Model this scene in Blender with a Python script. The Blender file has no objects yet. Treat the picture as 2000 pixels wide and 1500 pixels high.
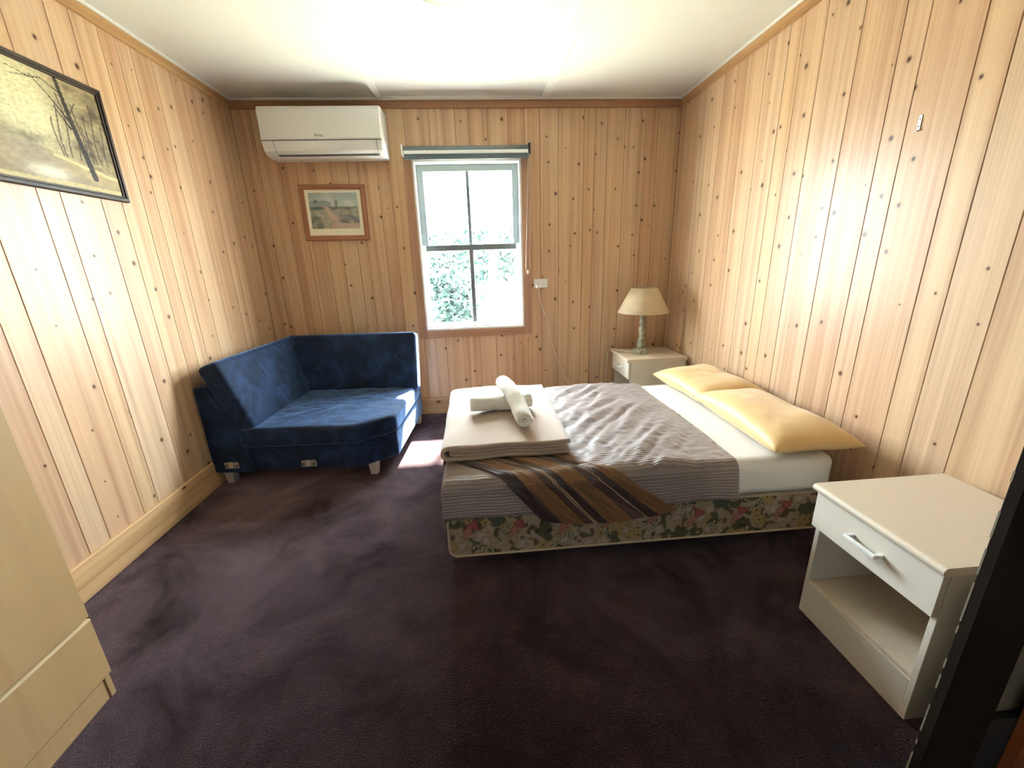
import bpy, bmesh, math, random
import numpy as np
from mathutils import Vector, Matrix, noise

random.seed(7)
scene = bpy.context.scene
C = scene.collection
PI = math.pi

# ------------------------------------------------------------------ camera
cam_d = bpy.data.cameras.new('camera'); cam = bpy.data.objects.new('camera', cam_d); C.objects.link(cam)
cam_d.sensor_width = 36.0; cam_d.lens = 793.0 / 2000.0 * 36.0; cam_d.clip_start = 0.02
_R = [[0.99606506, -0.05329883, 0.07080702], [-0.08310804, -0.2842536, 0.95514027], [-0.0307807, -0.95726649, -0.28756464]]
m = Matrix.Identity(4)
for i in range(3):
    m[i][0] = _R[i][0]; m[i][1] = -_R[i][1]; m[i][2] = -_R[i][2]
m.translation = (0, -3.41, 1.258)
cam.matrix_world = m
scene.camera = cam

# ------------------------------------------------------------------ light
scene.view_settings.view_transform = 'Standard'
scene.view_settings.look = 'None'
scene.view_settings.gamma = 1.0
scene.view_settings.use_curve_mapping = False
scene.view_settings.exposure = 2.2

world = bpy.data.worlds.new('sky'); scene.world = world; world.use_nodes = True
bg = world.node_tree.nodes['Background']
bg.inputs[0].default_value = (0.84, 0.96, 1.06, 1); bg.inputs[1].default_value = 23.0

sun_d = bpy.data.lights.new('sun', 'SUN'); sun = bpy.data.objects.new('sun', sun_d); C.objects.link(sun)
sun_d.energy = 70.0; sun_d.angle = math.radians(2.5); sun_d.color = (1.0, 0.95, 0.86)
sun.rotation_euler = Vector((-0.30, -1.0, -1.30)).to_track_quat('-Z', 'Y').to_euler()
sun.location = (0.5, 5, 5)

por_d = bpy.data.lights.new('window_portal', 'AREA'); por = bpy.data.objects.new('window_portal', por_d); C.objects.link(por)
por_d.shape = 'RECTANGLE'; por_d.size = 0.82; por_d.size_y = 1.28
por_d.cycles.is_portal = True
por.location = (-0.034, 0.14, 1.367); por.rotation_euler = (-PI / 2, 0, 0)

# ------------------------------------------------------------------ dimensions
XL, XR, YB, YF, H = -1.6555, 1.602, 0.0, -4.3, 2.402

# ------------------------------------------------------------------ node helpers
class NT:
    def __init__(s, name):
        s.m = bpy.data.materials.new(name); s.m.use_nodes = True
        s.t = s.m.node_tree; s.n = s.t.nodes; s.l = s.t.links
        s.b = s.n['Principled BSDF']
    def node(s, typ, **kw):
        n = s.n.new(typ)
        for k, v in kw.items():
            if k == 'inp':
                for kk, vv in v.items(): s.set(n.inputs[kk], vv)
            else: setattr(n, k, v)
        return n
    def set(s, sock, v):
        if isinstance(v, bpy.types.NodeSocket): s.l.new(v, sock)
        else: sock.default_value = v
    def math(s, op, a, b=0.0, c=None, clamp=False):
        n = s.n.new('ShaderNodeMath'); n.operation = op; n.use_clamp = clamp
        s.set(n.inputs[0], a); s.set(n.inputs[1], b)
        if c is not None: s.set(n.inputs[2], c)
        return n.outputs[0]
    def mix(s, f, a, b, mode='MIX'):
        n = s.n.new('ShaderNodeMix'); n.data_type = 'RGBA'; n.blend_type = mode
        s.set(n.inputs[0], f)
        s.set(n.inputs[6], col(a) if isinstance(a, tuple) else a); s.set(n.inputs[7], col(b) if isinstance(b, tuple) else b)
        return n.outputs[2]
    def ramp(s, f, stops, interp='LINEAR'):
        n = s.n.new('ShaderNodeValToRGB'); n.color_ramp.interpolation = interp
        e = n.color_ramp.elements
        while len(e) > 1: e.remove(e[-1])
        e[0].position = stops[0][0]; e[0].color = col(stops[0][1])
        for p, c in stops[1:]:
            x = e.new(p); x.color = col(c)
        s.set(n.inputs[0], f); return n.outputs[0]
    def noise(s, vec, scale, detail=2.0, rough=0.5, dist=0.0):
        n = s.n.new('ShaderNodeTexNoise'); s.set(n.inputs['Vector'], vec)
        n.inputs['Scale'].default_value = scale; n.inputs['Detail'].default_value = detail
        n.inputs['Roughness'].default_value = rough; n.inputs['Distortion'].default_value = dist
        return n.outputs[0]
    def coord(s, which='Object'):
        return s.n.new('ShaderNodeTexCoord').outputs[which]
    def scale(s, vec, v, off=None):
        n = s.n.new('ShaderNodeVectorMath'); n.operation = 'MULTIPLY_ADD'
        s.set(n.inputs[0], vec); n.inputs[1].default_value = v
        if off is None: n.inputs[2].default_value = (0, 0, 0)
        else: s.set(n.inputs[2], off)
        return n.outputs[0]
    def bump(s, h, strength=0.3, dist=0.002):
        n = s.n.new('ShaderNodeBump'); n.inputs['Strength'].default_value = strength; n.inputs['Distance'].default_value = dist
        s.set(n.inputs['Height'], h); s.l.new(n.outputs[0], s.b.inputs['Normal'])
    def out(s, color=None, rough=None, **kw):
        if color is not None: s.set(s.b.inputs['Base Color'], col(color) if isinstance(color, tuple) else color)
        if rough is not None: s.set(s.b.inputs['Roughness'], rough)
        for k, v in kw.items(): s.set(s.b.inputs[k.replace('_', ' ')], v)
        return s.m

def col(c): return (c[0], c[1], c[2], 1.0)
def srgb(r, g, b):
    f = lambda v: (v / 255 / 12.92) if v / 255 <= 0.04045 else ((v / 255 + 0.055) / 1.055) ** 2.4
    return (f(r), f(g), f(b))

def pine(name, light, dark, rough=0.33, axis='Z', knots=1.0):
    t = NT(name)
    co = t.coord()
    rnd = t.n.new('ShaderNodeObjectInfo').outputs['Random']
    comb = t.n.new('ShaderNodeCombineXYZ')
    t.set(comb.inputs[0], t.math('MULTIPLY', rnd, 41.0)); t.set(comb.inputs[1], t.math('MULTIPLY', rnd, 17.0)); t.set(comb.inputs[2], t.math('MULTIPLY', rnd, 83.0))
    off = comb.outputs[0]
    g = (lambda a, b: (a, a, b)) if axis == 'Z' else ((lambda a, b: (b, a, a)) if axis == 'X' else (lambda a, b: (a, b, a)))
    fine = t.noise(t.scale(co, g(75, 1.3), off), 1.0, 3, 0.6, 0.3)
    broad = t.noise(t.scale(co, g(22, 0.35), off), 1.0, 2, 0.5, 0.4)
    f = t.math('ADD', t.math('MULTIPLY', fine, 0.42), t.math('MULTIPLY', broad, 0.78))
    c = t.ramp(f, [(0.42, tuple(min(1, v * 1.06) for v in light)), (0.60, tuple(0.6 * a + 0.4 * b for a, b in zip(light, dark))), (0.76, tuple(v * 0.94 for v in dark))])
    # flame figure
    w = t.n.new('ShaderNodeTexWave'); w.wave_type = 'BANDS'; w.bands_direction = 'X' if axis == 'Z' else 'Z'
    t.set(w.inputs['Vector'], t.scale(co, g(1.0, 0.09), off)); w.inputs['Scale'].default_value = 22; w.inputs['Distortion'].default_value = 7; w.inputs['Detail'].default_value = 2; w.inputs['Detail Scale'].default_value = 0.8
    c = t.mix(t.math('MULTIPLY', t.math('POWER', w.outputs[1], 3.0), 0.13), c, tuple(v * 0.80 for v in dark))
    # per plank tint
    tint = t.ramp(rnd, [(0.0, (1.0, 0.95, 0.86)), (0.35, (1.0, 1.0, 1.0)), (0.7, (0.97, 0.90, 0.84)), (1.0, (0.93, 0.84, 0.77))])
    c = t.mix(1.0, c, tint, 'MULTIPLY')
    if knots > 0:
        v = t.n.new('ShaderNodeTexVoronoi'); v.voronoi_dimensions = '2D'; v.inputs['Scale'].default_value = 1.0
        v.inputs['Randomness'].default_value = 0.9
        sx = t.n.new('ShaderNodeSeparateXYZ'); t.set(sx.inputs[0], co)
        pa, pb = {'Z': (0, 2), 'X': (0, 2), 'Y': (1, 2)}[axis]
        ka, kb = {'Z': (5.6, 5.0), 'X': (3.0, 6.0), 'Y': (3.0, 6.0)}[axis]
        cx = t.n.new('ShaderNodeCombineXYZ')
        t.set(cx.inputs[0], t.math('MULTIPLY_ADD', sx.outputs[pa], ka, t.math('MULTIPLY', rnd, 41.0))); t.set(cx.inputs[1], t.math('MULTIPLY_ADD', sx.outputs[pb], kb, t.math('MULTIPLY', rnd, 83.0)))
        t.set(v.inputs['Vector'], cx.outputs[0])
        sep = t.n.new('ShaderNodeSeparateColor'); t.set(sep.inputs[0], v.outputs['Color'])
        size = t.math('MULTIPLY_ADD', sep.outputs[0], 0.042, 0.018)
        r = t.math('DIVIDE', v.outputs['Distance'], size)
        keep = t.math('GREATER_THAN', sep.outputs[1], 1.0 - 0.74 * knots)
        core = t.math('MULTIPLY', t.math('SUBTRACT', 1.45, r, clamp=True), keep, clamp=True)
        halo = t.math('MULTIPLY', t.math('SUBTRACT', 1.0, t.math('MULTIPLY', r, 0.33), clamp=True), keep)
        c = t.mix(t.math('MULTIPLY', halo, 0.35), c, tuple(v * 0.8 for v in dark))
        c = t.mix(core, c, (0.085, 0.035, 0.014))
    t.bump(fine, 0.06, 0.001)
    t.b.inputs['Specular IOR Level'].default_value = 0.24
    return t.out(c, t.math('MULTIPLY_ADD', fine, 0.10, rough - 0.05))

def plain(name, c, rough=0.5, metal=0.0, nscale=0, namp=0.0, bump=0.0, bscale=200, **kw):
    t = NT(name)
    color = c
    if nscale:
        n = t.noise(t.coord(), nscale, 4, 0.55)
        color = t.mix(n, tuple(v * (1 - namp) for v in c), tuple(min(1, v * (1 + namp)) for v in c))
    if bump: t.bump(t.noise(t.coord(), bscale, 3, 0.6), bump, 0.001)
    return t.out(color, rough, Metallic=metal, **kw)

def fabric(name, c, amp=0.15, weave=900, rough=0.85, sheen=0.3, bump=0.25, big=6.0):
    t = NT(name); co = t.coord()
    n1 = t.noise(co, big, 4, 0.6); n2 = t.noise(co, weave, 2, 0.6)
    cc = t.mix(n1, tuple(v * (1 - amp) for v in c), tuple(min(1, v * (1 + amp)) for v in c))
    cc = t.mix(t.math('MULTIPLY', n2, 0.25), cc, tuple(v * 0.6 for v in c))
    t.bump(n2, bump, 0.001)
    t.out(cc, rough)
    t.b.inputs['Sheen Weight'].default_value = sheen; t.b.inputs['Sheen Roughness'].default_value = 0.4
    return t.m

def painted(name, rough=0.6, spec=0.4, bscale=0):
    t = NT(name)
    a = t.n.new('ShaderNodeVertexColor'); a.layer_name = 'paint'
    if bscale: t.bump(t.noise(t.coord(), bscale, 3, 0.6), 0.2, 0.001)
    t.out(a.outputs[0], rough); t.b.inputs['Specular IOR Level'].default_value = spec
    return t.m

PL, PD = (0.66, 0.475, 0.315), (0.525, 0.335, 0.210)
M = {}
M['pine'] = pine('pine_panelling', PL, PD, 0.35)
M['pine_x'] = pine('pine_board_x', (0.58, 0.36, 0.19), (0.42, 0.23, 0.105), 0.4, 'X', 0.5)
M['pine_y'] = pine('pine_board_y', (0.70, 0.47, 0.265), (0.52, 0.31, 0.155), 0.4, 'Y', 0.5)
M['rail_x'] = pine('rail_x', (0.46, 0.28, 0.175), (0.36, 0.205, 0.12), 0.45, 'X', 0.0)
M['rail_y'] = pine('rail_y', (0.56, 0.34, 0.16), (0.42, 0.22, 0.09), 0.45, 'Y', 0.0)
M['rail_z'] = pine('rail_z', (0.46, 0.285, 0.20), (0.37, 0.215, 0.145), 0.45, 'Z', 0.3)
M['groove'] = plain('groove_shadow_board', (0.16, 0.09, 0.045), 0.8)
M['ceiling'] = plain('ceiling_white_gloss', (0.80, 0.81, 0.78), 0.42, nscale=2.0, namp=0.03, bump=0.03, bscale=40, Specular_IOR_Level=0.3)
M['white'] = plain('white_gloss_paint', (0.80, 0.80, 0.78), 0.35, nscale=20, namp=0.03)
M['sash_white'] = plain('sash_paint', (0.72, 0.74, 0.74), 0.4, nscale=30, namp=0.04)
M['sash_backlit'] = plain('sash_backlit_shade', (0.15, 0.18, 0.20), 0.4, nscale=30, namp=0.06)  # backlit shade of upper sash, meeting rail and bars, put into the colour
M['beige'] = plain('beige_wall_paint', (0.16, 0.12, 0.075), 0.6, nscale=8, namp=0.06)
M['dark_jamb'] = plain('dark_brown_stain', (0.014, 0.0085, 0.0042), 0.8, nscale=30, namp=0.3, bump=0.1, bscale=60, Specular_IOR_Level=0.12)
M['chip'] = plain('chipped_paint', (0.22, 0.18, 0.13), 0.7, nscale=50, namp=0.2)
M['black'] = plain('black_skirting', (0.008, 0.008, 0.008), 0.6)
M['redwood'] = pine('red_brown_board', (0.30, 0.09, 0.025), (0.18, 0.05, 0.015), 0.45, 'Z', 0.0)
def carpet():
    t = NT('aubergine_carpet'); co = t.coord()
    n1 = t.noise(co, 1.6, 4, 0.6, 0.4); n2 = t.noise(co, 260, 2, 0.7); n3 = t.noise(co, 9, 3, 0.6)
    f = t.math('ADD', t.math('MULTIPLY', n1, 0.6), t.math('MULTIPLY', n3, 0.4))
    c = t.ramp(f, [(0.35, (0.013, 0.0060, 0.0066)), (0.52, (0.024, 0.0118, 0.0132)), (0.68, (0.046, 0.024, 0.0275))])
    c = t.mix(t.math('MULTIPLY', n2, 0.7), c, (0.010, 0.0055, 0.0065))
    t.bump(n2, 0.9, 0.006)
    t.out(c, 0.95); t.set(t.b.inputs['Sheen Weight'], t.math('MULTIPLY_ADD', t.noise(co, 2.3, 4, 0.65, 0.8), 2.7, -0.74, clamp=True)); t.b.inputs['Sheen Roughness'].default_value = 0.32
    t.b.inputs['Sheen Tint'].default_value = (0.92, 0.66, 0.74, 1); t.b.inputs['Specular IOR Level'].default_value = 0.1
    return t.m
M['carpet'] = carpet()
def glass():
    t = NT('window_glass')
    tr = t.n.new('ShaderNodeBsdfTransparent'); tr.inputs[0].default_value = (0.96, 0.98, 0.97, 1)
    gl = t.n.new('ShaderNodeBsdfGlossy'); gl.inputs['Roughness'].default_value = 0.02
    mx = t.n.new('ShaderNodeMixShader'); mx.inputs[0].default_value = 0.06
    t.l.new(tr.outputs[0], mx.inputs[1]); t.l.new(gl.outputs[0], mx.inputs[2])
    t.l.new(mx.outputs[0], t.n['Material Output'].inputs[0])
    return t.m
M['glass'] = glass()

# ------------------------------------------------------------------ mesh helpers
def link(name, me, mat=None, parent=None, loc=None, rot=None, smooth=False):
    o = bpy.data.objects.new(name, me); C.objects.link(o)
    if mat is not None:
        for mm in (mat if isinstance(mat, (list, tuple)) else [mat]): me.materials.append(M[mm] if isinstance(mm, str) else mm)
    if parent is not None: o.parent = parent
    if loc is not None: o.location = loc
    if rot is not None: o.rotation_euler = rot
    if smooth:
        for p in me.polygons: p.use_smooth = True
    return o
def bm_obj(name, bm, mat=None, parent=None, loc=None, rot=None, smooth=False):
    bmesh.ops.recalc_face_normals(bm, faces=bm.faces)
    me = bpy.data.meshes.new(name); bm.to_mesh(me); bm.free()
    return link(name, me, mat, parent, loc, rot, smooth)
def add_box(bm, x, y, z, bevel=0.0, seg=2):
    vs = [bm.verts.new((a, b, c)) for a in x for b in y for c in z]
    F = [(0, 1, 3, 2), (4, 6, 7, 5), (0, 4, 5, 1), (2, 3, 7, 6), (0, 2, 6, 4), (1, 5, 7, 3)]
    fs = [bm.faces.new([vs[i] for i in f]) for f in F]
    if bevel > 0:
        es = list({e for f in fs for e in f.edges})
        bmesh.ops.bevel(bm, geom=es, offset=bevel, segments=seg, profile=0.5, affect='EDGES')
def box(name, x, y, z, mat, parent=None, bevel=0.0, seg=2, off=(0, 0, 0), smooth=False):
    bm = bmesh.new()
    add_box(bm, (x[0] - off[0], x[1] - off[0]), (y[0] - off[1], y[1] - off[1]), (z[0] - off[2], z[1] - off[2]), bevel, seg)
    return bm_obj(name, bm, mat, parent, smooth=smooth)
def cbox(name, x, y, z, mat, parent=None, bevel=0.0):
    """box whose origin sits at its centre, so grain and random tint are its own"""
    c = ((x[0] + x[1]) / 2, (y[0] + y[1]) / 2, (z[0] + z[1]) / 2)
    bm = bmesh.new(); add_box(bm, (x[0] - c[0], x[1] - c[0]), (y[0] - c[1], y[1] - c[1]), (z[0] - c[2], z[1] - c[2]), bevel, 1)
    return bm_obj(name, bm, mat, parent, loc=c)
def add_tube(bm, pts, r, n=8, caps=True):
    pts = [Vector(p) for p in pts]; rs = r if isinstance(r, (list, tuple)) else [r] * len(pts)
    rings = []; prev = None
    for i, p in enumerate(pts):
        t = (pts[min(i + 1, len(pts) - 1)] - pts[max(i - 1, 0)]).normalized()
        if prev is None:
            a = Vector((0, 0, 1)) if abs(t.z) < 0.9 else Vector((1, 0, 0))
            u = t.cross(a).normalized()
        else:
            u = (prev - t * prev.dot(t)).normalized()
        prev = u; w = t.cross(u)
        rings.append([bm.verts.new(p + (u * math.cos(k * 2 * PI / n) + w * math.sin(k * 2 * PI / n)) * rs[i]) for k in range(n)])
    for a, b in zip(rings, rings[1:]):
        for k in range(n): bm.faces.new((a[k], a[(k + 1) % n], b[(k + 1) % n], b[k]))
    if caps:
        bm.faces.new(rings[0][::-1]); bm.faces.new(rings[-1])
def tube(name, pts, r, mat, parent=None, n=8):
    bm = bmesh.new(); add_tube(bm, pts, r, n); return bm_obj(name, bm, mat, parent, smooth=True)
def lathe(name, prof, mat, parent=None, n=32, loc=None, c=(0, 0)):
    bm = bmesh.new(); rings = []
    for r, z in prof:
        rings.append([bm.verts.new((c[0] + r * math.cos(k * 2 * PI / n), c[1] + r * math.sin(k * 2 * PI / n), z)) for k in range(n)])
    for a, b in zip(rings, rings[1:]):
        for k in range(n): bm.faces.new((a[k], a[(k + 1) % n], b[(k + 1) % n], b[k]))
    bmesh.ops.remove_doubles(bm, verts=bm.verts, dist=1e-6)
    return bm_obj(name, bm, mat, parent, loc=loc, smooth=True)
def prism(name, poly, axis, a, b, mat, parent=None, bevel=0.0, seg=2, smooth=False):
    """extrude a 2-D polygon: axis Y -> poly is (x, z); axis X -> poly is (y, z); axis Z -> (x, y)"""
    f = {'Y': lambda p, t: (p[0], t, p[1]), 'X': lambda p, t: (t, p[0], p[1]), 'Z': lambda p, t: (p[0], p[1], t)}[axis]
    bm = bmesh.new()
    A = [bm.verts.new(f(p, a)) for p in poly]; B = [bm.verts.new(f(p, b)) for p in poly]
    bm.faces.new(A); bm.faces.new(B[::-1]); n = len(poly)
    for i in range(n): bm.faces.new((A[i], B[i], B[(i + 1) % n], A[(i + 1) % n]))
    if bevel: bmesh.ops.bevel(bm, geom=list(bm.edges), offset=bevel, segments=seg, profile=0.5, affect='EDGES')
    return bm_obj(name, bm, mat, parent, smooth=smooth)
def soft_box(name, size, r, mat, parent=None, n=(14, 14, 8), warp=None, subdiv=0):
    """rounded, evenly gridded box centred at the origin, then warped by a function"""
    hx, hy, hz = (s / 2 for s in size); verts = {}; bm = bmesh.new()
    def P(u, v, w):
        key = (round(u, 5), round(v, 5), round(w, 5))
        if key in verts: return verts[key]
        p = Vector((u * hx, v * hy, w * hz))
        q = Vector((max(-hx + r, min(hx - r, p.x)), max(-hy + r, min(hy - r, p.y)), max(-hz + r, min(hz - r, p.z))))
        d = p - q
        if d.length > 1e-9: p = q + d.normalized() * r
        if warp: p = Vector(warp(p, u, v, w))
        verts[key] = bm.verts.new(p); return verts[key]
    def lin(k, h):
        # denser near the ends for clean rounding
        base = [-1 + 2 * i / k for i in range(k + 1)]
        e = min(0.9, r / h)
        extra = [s * (1 - e * q) for s in (-1, 1) for q in (0.08, 0.3, 0.62, 1.0)]
        allv = sorted(set(round(x, 5) for x in [b for b in base if abs(b) < 1 - e - 0.01 or abs(b) > 0.9999] + extra))
        return allv
    U, V, W = lin(n[0], hx), lin(n[1], hy), lin(n[2], hz)
    def face(A, B, f):
        for i in range(len(A) - 1):
            for j in range(len(B) - 1):
                q = [f(A[i], B[j]), f(A[i + 1], B[j]), f(A[i + 1], B[j + 1]), f(A[i], B[j + 1])]
                vs = []
                for k in q:
                    v = P(*k)
                    if v not in vs: vs.append(v)
                if len(vs) > 2:
                    try: bm.faces.new(vs)
                    except ValueError: pass
    for s in (-1, 1):
        face(U, V, lambda a, b: (a, b, s)); face(U, W, lambda a, b: (a, s, b)); face(V, W, lambda a, b: (s, a, b))
    bmesh.ops.remove_doubles(bm, verts=bm.verts, dist=1e-6)
    return bm_obj(name, bm, mat, parent, smooth=True)
def grid(name, nu, nv, f, mat, parent=None, solid=0.0, uv=True, smooth=True):
    vs = []; uvs = []
    for j in range(nv + 1):
        for i in range(nu + 1):
            vs.append(tuple(f(i / nu, j / nv))); uvs.append((i / nu, j / nv))
    fs = [(j * (nu + 1) + i, j * (nu + 1) + i + 1, (j + 1) * (nu + 1) + i + 1, (j + 1) * (nu + 1) + i) for j in range(nv) for i in range(nu)]
    me = bpy.data.meshes.new(name); me.from_pydata(vs, [], fs)
    if uv:
        l = me.uv_layers.new(name='UVMap')
        for lp in me.loops: l.data[lp.index].uv = uvs[lp.vertex_index]
    o = link(name, me, mat, parent, smooth=smooth)
    if solid:
        md = o.modifiers.new('thick', 'SOLIDIFY'); md.thickness = solid; md.offset = 0.0
    return o
def paint_attr(o, cols):
    a = o.data.color_attributes.new('paint', 'FLOAT_COLOR', 'POINT')
    flat = np.ones((len(o.data.vertices), 4), dtype=np.float32); flat[:, :3] = np.asarray(cols, dtype=np.float32)[:, :3]
    a.data.foreach_set('color', flat.ravel())
def nz(x, y, z=0.0): return noise.noise(Vector((x, y, z)))

def tag(o, label=None, cat=None, group=None, kind=None):
    if label: o['label'] = label
    if cat: o['category'] = cat
    if group: o['group'] = group
    if kind: o['kind'] = kind
    return o
def thing(name, label, cat, loc=(0, 0, 0), rotz=0.0, group=None):
    o = bpy.data.objects.new(name, None); C.objects.link(o); o.empty_display_size = 0.1
    o.location = loc; o.rotation_euler = (0, 0, rotz)
    return tag(o, label, cat, group)
def struct(o, label=None):
    o['kind'] = 'structure'
    if label: o['label'] = label
    return o
def copy_tree(o, parent=None):
    c = o.copy(); C.objects.link(c); c.parent = parent
    for ch in list(o.children): copy_tree(ch, c)
    return c

# ================================================================== SETTING
# floor
fl = box('floor', (XL - 0.1, XR + 0.1), (YF - 0.1, 0.1), (-0.06, 0.0), 'carpet'); struct(fl, 'dark aubergine carpet covering the whole room')
# ceiling with cover battens
ce = box('ceiling', (XL - 0.1, XR + 0.1), (YF - 0.1, 0.1), (H, H + 0.05), 'ceiling'); struct(ce, 'glossy white sheet ceiling with flat joint battens')
for xa, xb in ((-0.646, -0.598), (0.530, 0.592)):
    box('cover_batten', (xa, xb), (YF + 0.01, -0.012), (H - 0.014, H), 'ceiling', ce, 0.002)
box('cover_batten', (-0.598, 0.530), (-0.050, -0.012), (H - 0.012, H), 'ceiling', ce, 0.003)

WZ0, WZ1 = 0.732, 2.003      # window opening
WX0, WX1 = -0.441, 0.373
# back wall
bm = bmesh.new()
for x, z in (((XL - 0.1, WX0), (0, H)), ((WX1, XR + 0.1), (0, H)), ((WX0, WX1), (0, WZ0)), ((WX0, WX1), (WZ1, H))):
    add_box(bm, x, (0.011, 0.13), z)
wb = bm_obj('wall_back', bm, 'groove'); struct(wb, 'back wall of vertical knotty pine panelling around the window')
bx = [XL, -1.53, -1.389, -1.27, -1.14, -1.03, -0.913, -0.839, -0.70, -0.612, -0.47, -0.292, -0.105, -0.007, 0.13, 0.281, 0.405, 0.52, 0.663, 0.855, 0.94, 1.036, 1.172, 1.332, 1.43, XR]
GAP = 0.0013
PT = 2.345
for a, b in zip(bx, bx[1:]):
    spans = [(0.0, PT)] if (b <= -0.46 or a >= 0.40) else [(0.0, WZ0 - 0.005), (WZ1 + 0.005, PT)]
    for z0, z1 in spans:
        cbox('plank', (a + GAP, b - GAP), (0.0, 0.0108), (z0, z1), 'pine', wb, 0.0012)
ev = box('added_eave', (-3.0, 3.0), (0.135, 0.74), (2.28, 2.33), 'white'); struct(ev, 'unseen roof eave added above the window to block high sun')  # unseen eave, added and sized to cut the sun patch short
# side walls and the wall behind the camera
wl = box('wall_left', (XL - 0.12, XL - 0.011), (YF - 0.1, 0.011), (0, H), 'groove'); struct(wl, 'left wall of vertical knotty pine panelling')
wr = box('wall_right', (XR + 0.011, XR + 0.12), (YF - 0.1, 0.011), (0, H), 'groove'); struct(wr, 'right wall of vertical knotty pine panelling beside the bed')
wf = box('wall_front', (XL, XR), (YF - 0.12, YF - 0.011), (0, H), 'groove'); struct(wf, 'white boarded wall behind the viewer')
def seams(first, end):
    s = list(first); k = 0; w = [0.19, 0.095, 0.14, 0.185, 0.095, 0.16]
    while s[-1] - w[k % 6] > end + 0.06: s.append(s[-1] - w[k % 6]); k += 1
    s.append(end); return s
ls = seams([0, -0.14, -0.33, -0.42, -0.58, -0.72, -0.86, -0.95, -1.043, -1.18, -1.293, -1.481, -1.574, -1.763, -1.86, -2.0], YF)
rs = seams([0, -0.15, -0.29, -0.40, -0.56, -0.70, -0.79, -0.96, -1.12, -1.215, -1.35, -1.552, -1.738, -1.833, -2.019, -2.116, -2.257], YF)
def side_plank(xface, sgn, y1, y0, parent):
    w = (y1 - y0) / 2 - GAP
    bm = bmesh.new(); add_box(bm, (-w, w), (-0.0054, 0.0054), (-PT / 2, PT / 2), 0.0012, 1)
    bm_obj('plank', bm, 'pine', parent, loc=(xface + sgn * 0.0054, (y0 + y1) / 2, PT / 2), rot=(0, 0, PI / 2))
for a, b in zip(ls, ls[1:]): side_plank(XL, -1, a, b, wl)
for a, b in zip(rs, rs[1:]): side_plank(XR, 1, a, b, wr)
xx = XL; k = 0
while xx < XR - 0.05:
    w = min([0.19, 0.095, 0.14][k % 3], XR - xx); cbox('plank', (xx + GAP, xx + w - GAP), (YF - 0.0108, YF), (0, PT), 'white', wf, 0.0012); xx += w; k += 1
# rails under the ceiling, white quads, baseboards
def tr(name, x, y, z, mat, lab=None, bev=0.002):
    o = cbox(name, x, y, z, mat, None, bev); return struct(o, lab)
tr('trim_1', (XL, XR), (-0.014, 0.0), (2.335, 2.386), 'rail_x', 'brown timber rail along the top of the back wall')
tr('trim_2', (XL, XL + 0.014), (YF, -0.014), (2.335, 2.386), 'rail_y', 'brown timber rail along the top of the left wall')
tr('trim_3', (XR - 0.014, XR), (YF, -0.014), (2.335, 2.386), 'rail_y', 'brown timber rail along the top of the right wall')
tr('trim_4', (XL, XR), (-0.020, 0.0), (2.386, H), 'white', 'thin white bead between back wall and ceiling')
tr('trim_5', (XL, XL + 0.020), (YF, -0.020), (2.386, H), 'white', 'thin white bead between left wall and ceiling')
tr('trim_6', (XR - 0.020, XR), (YF, -0.020), (2.386, H), 'white', 'thin white bead between right wall and ceiling')
tr('baseboard_back', (XL, XR), (-0.019, 0.0), (0.0, 0.148), 'pine_x', 'reddish pine skirting board under the window wall', 0.003)
tr('baseboard_left', (XL, XL + 0.019), (YF, -0.019), (0.0, 0.158), 'pine_y', 'wide pale pine skirting board along the left wall', 0.003)
tr('baseboard_right', (XR - 0.019, XR), (YF, -0.019), (0.0, 0.148), 'pine_y', 'pine skirting board behind the bedhead', 0.003)
# nib wall with its dark jamb beside the viewer
nb = box('wall_nib', (1.086, XR + 0.01), (-2.83, -2.750), (0, H), 'beige'); struct(nb, 'short beige partition wall end in the right foreground')
jb = box('trim_7', (0.946, 1.082), (-2.852, -2.83), (0, H), 'dark_jamb', None, 0.002); struct(jb, 'dark brown stained door jamb in the right foreground')
bm = bmesh.new(); zz = 0.02; random.seed(5)
while zz < 0.85:
    l = random.uniform(0.012, 0.06); w = random.uniform(0.0006, 0.003) * (1.0 if zz < 0.3 else 0.45)
    add_box(bm, (0.9456, 0.9456 + w), (-2.8325, -2.8292), (zz, zz + l)); zz += l + random.uniform(0.0, 0.03) * (1 + 2.0 * (zz > 0.25))
bm_obj('chipped_edge', bm, 'chip', jb)
sk = box('baseboard_nib', (1.084, XR), (-2.848, -2.83), (0, 0.245), 'black', None, 0.003); struct(sk, 'black skirting board on the beige partition')
rb = box('trim_8', (1.153, 1.235), (-2.872, -2.848), (0, 1.9), 'redwood', None, 0.003); struct(rb, 'red brown timber board at the bottom right corner')

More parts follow.
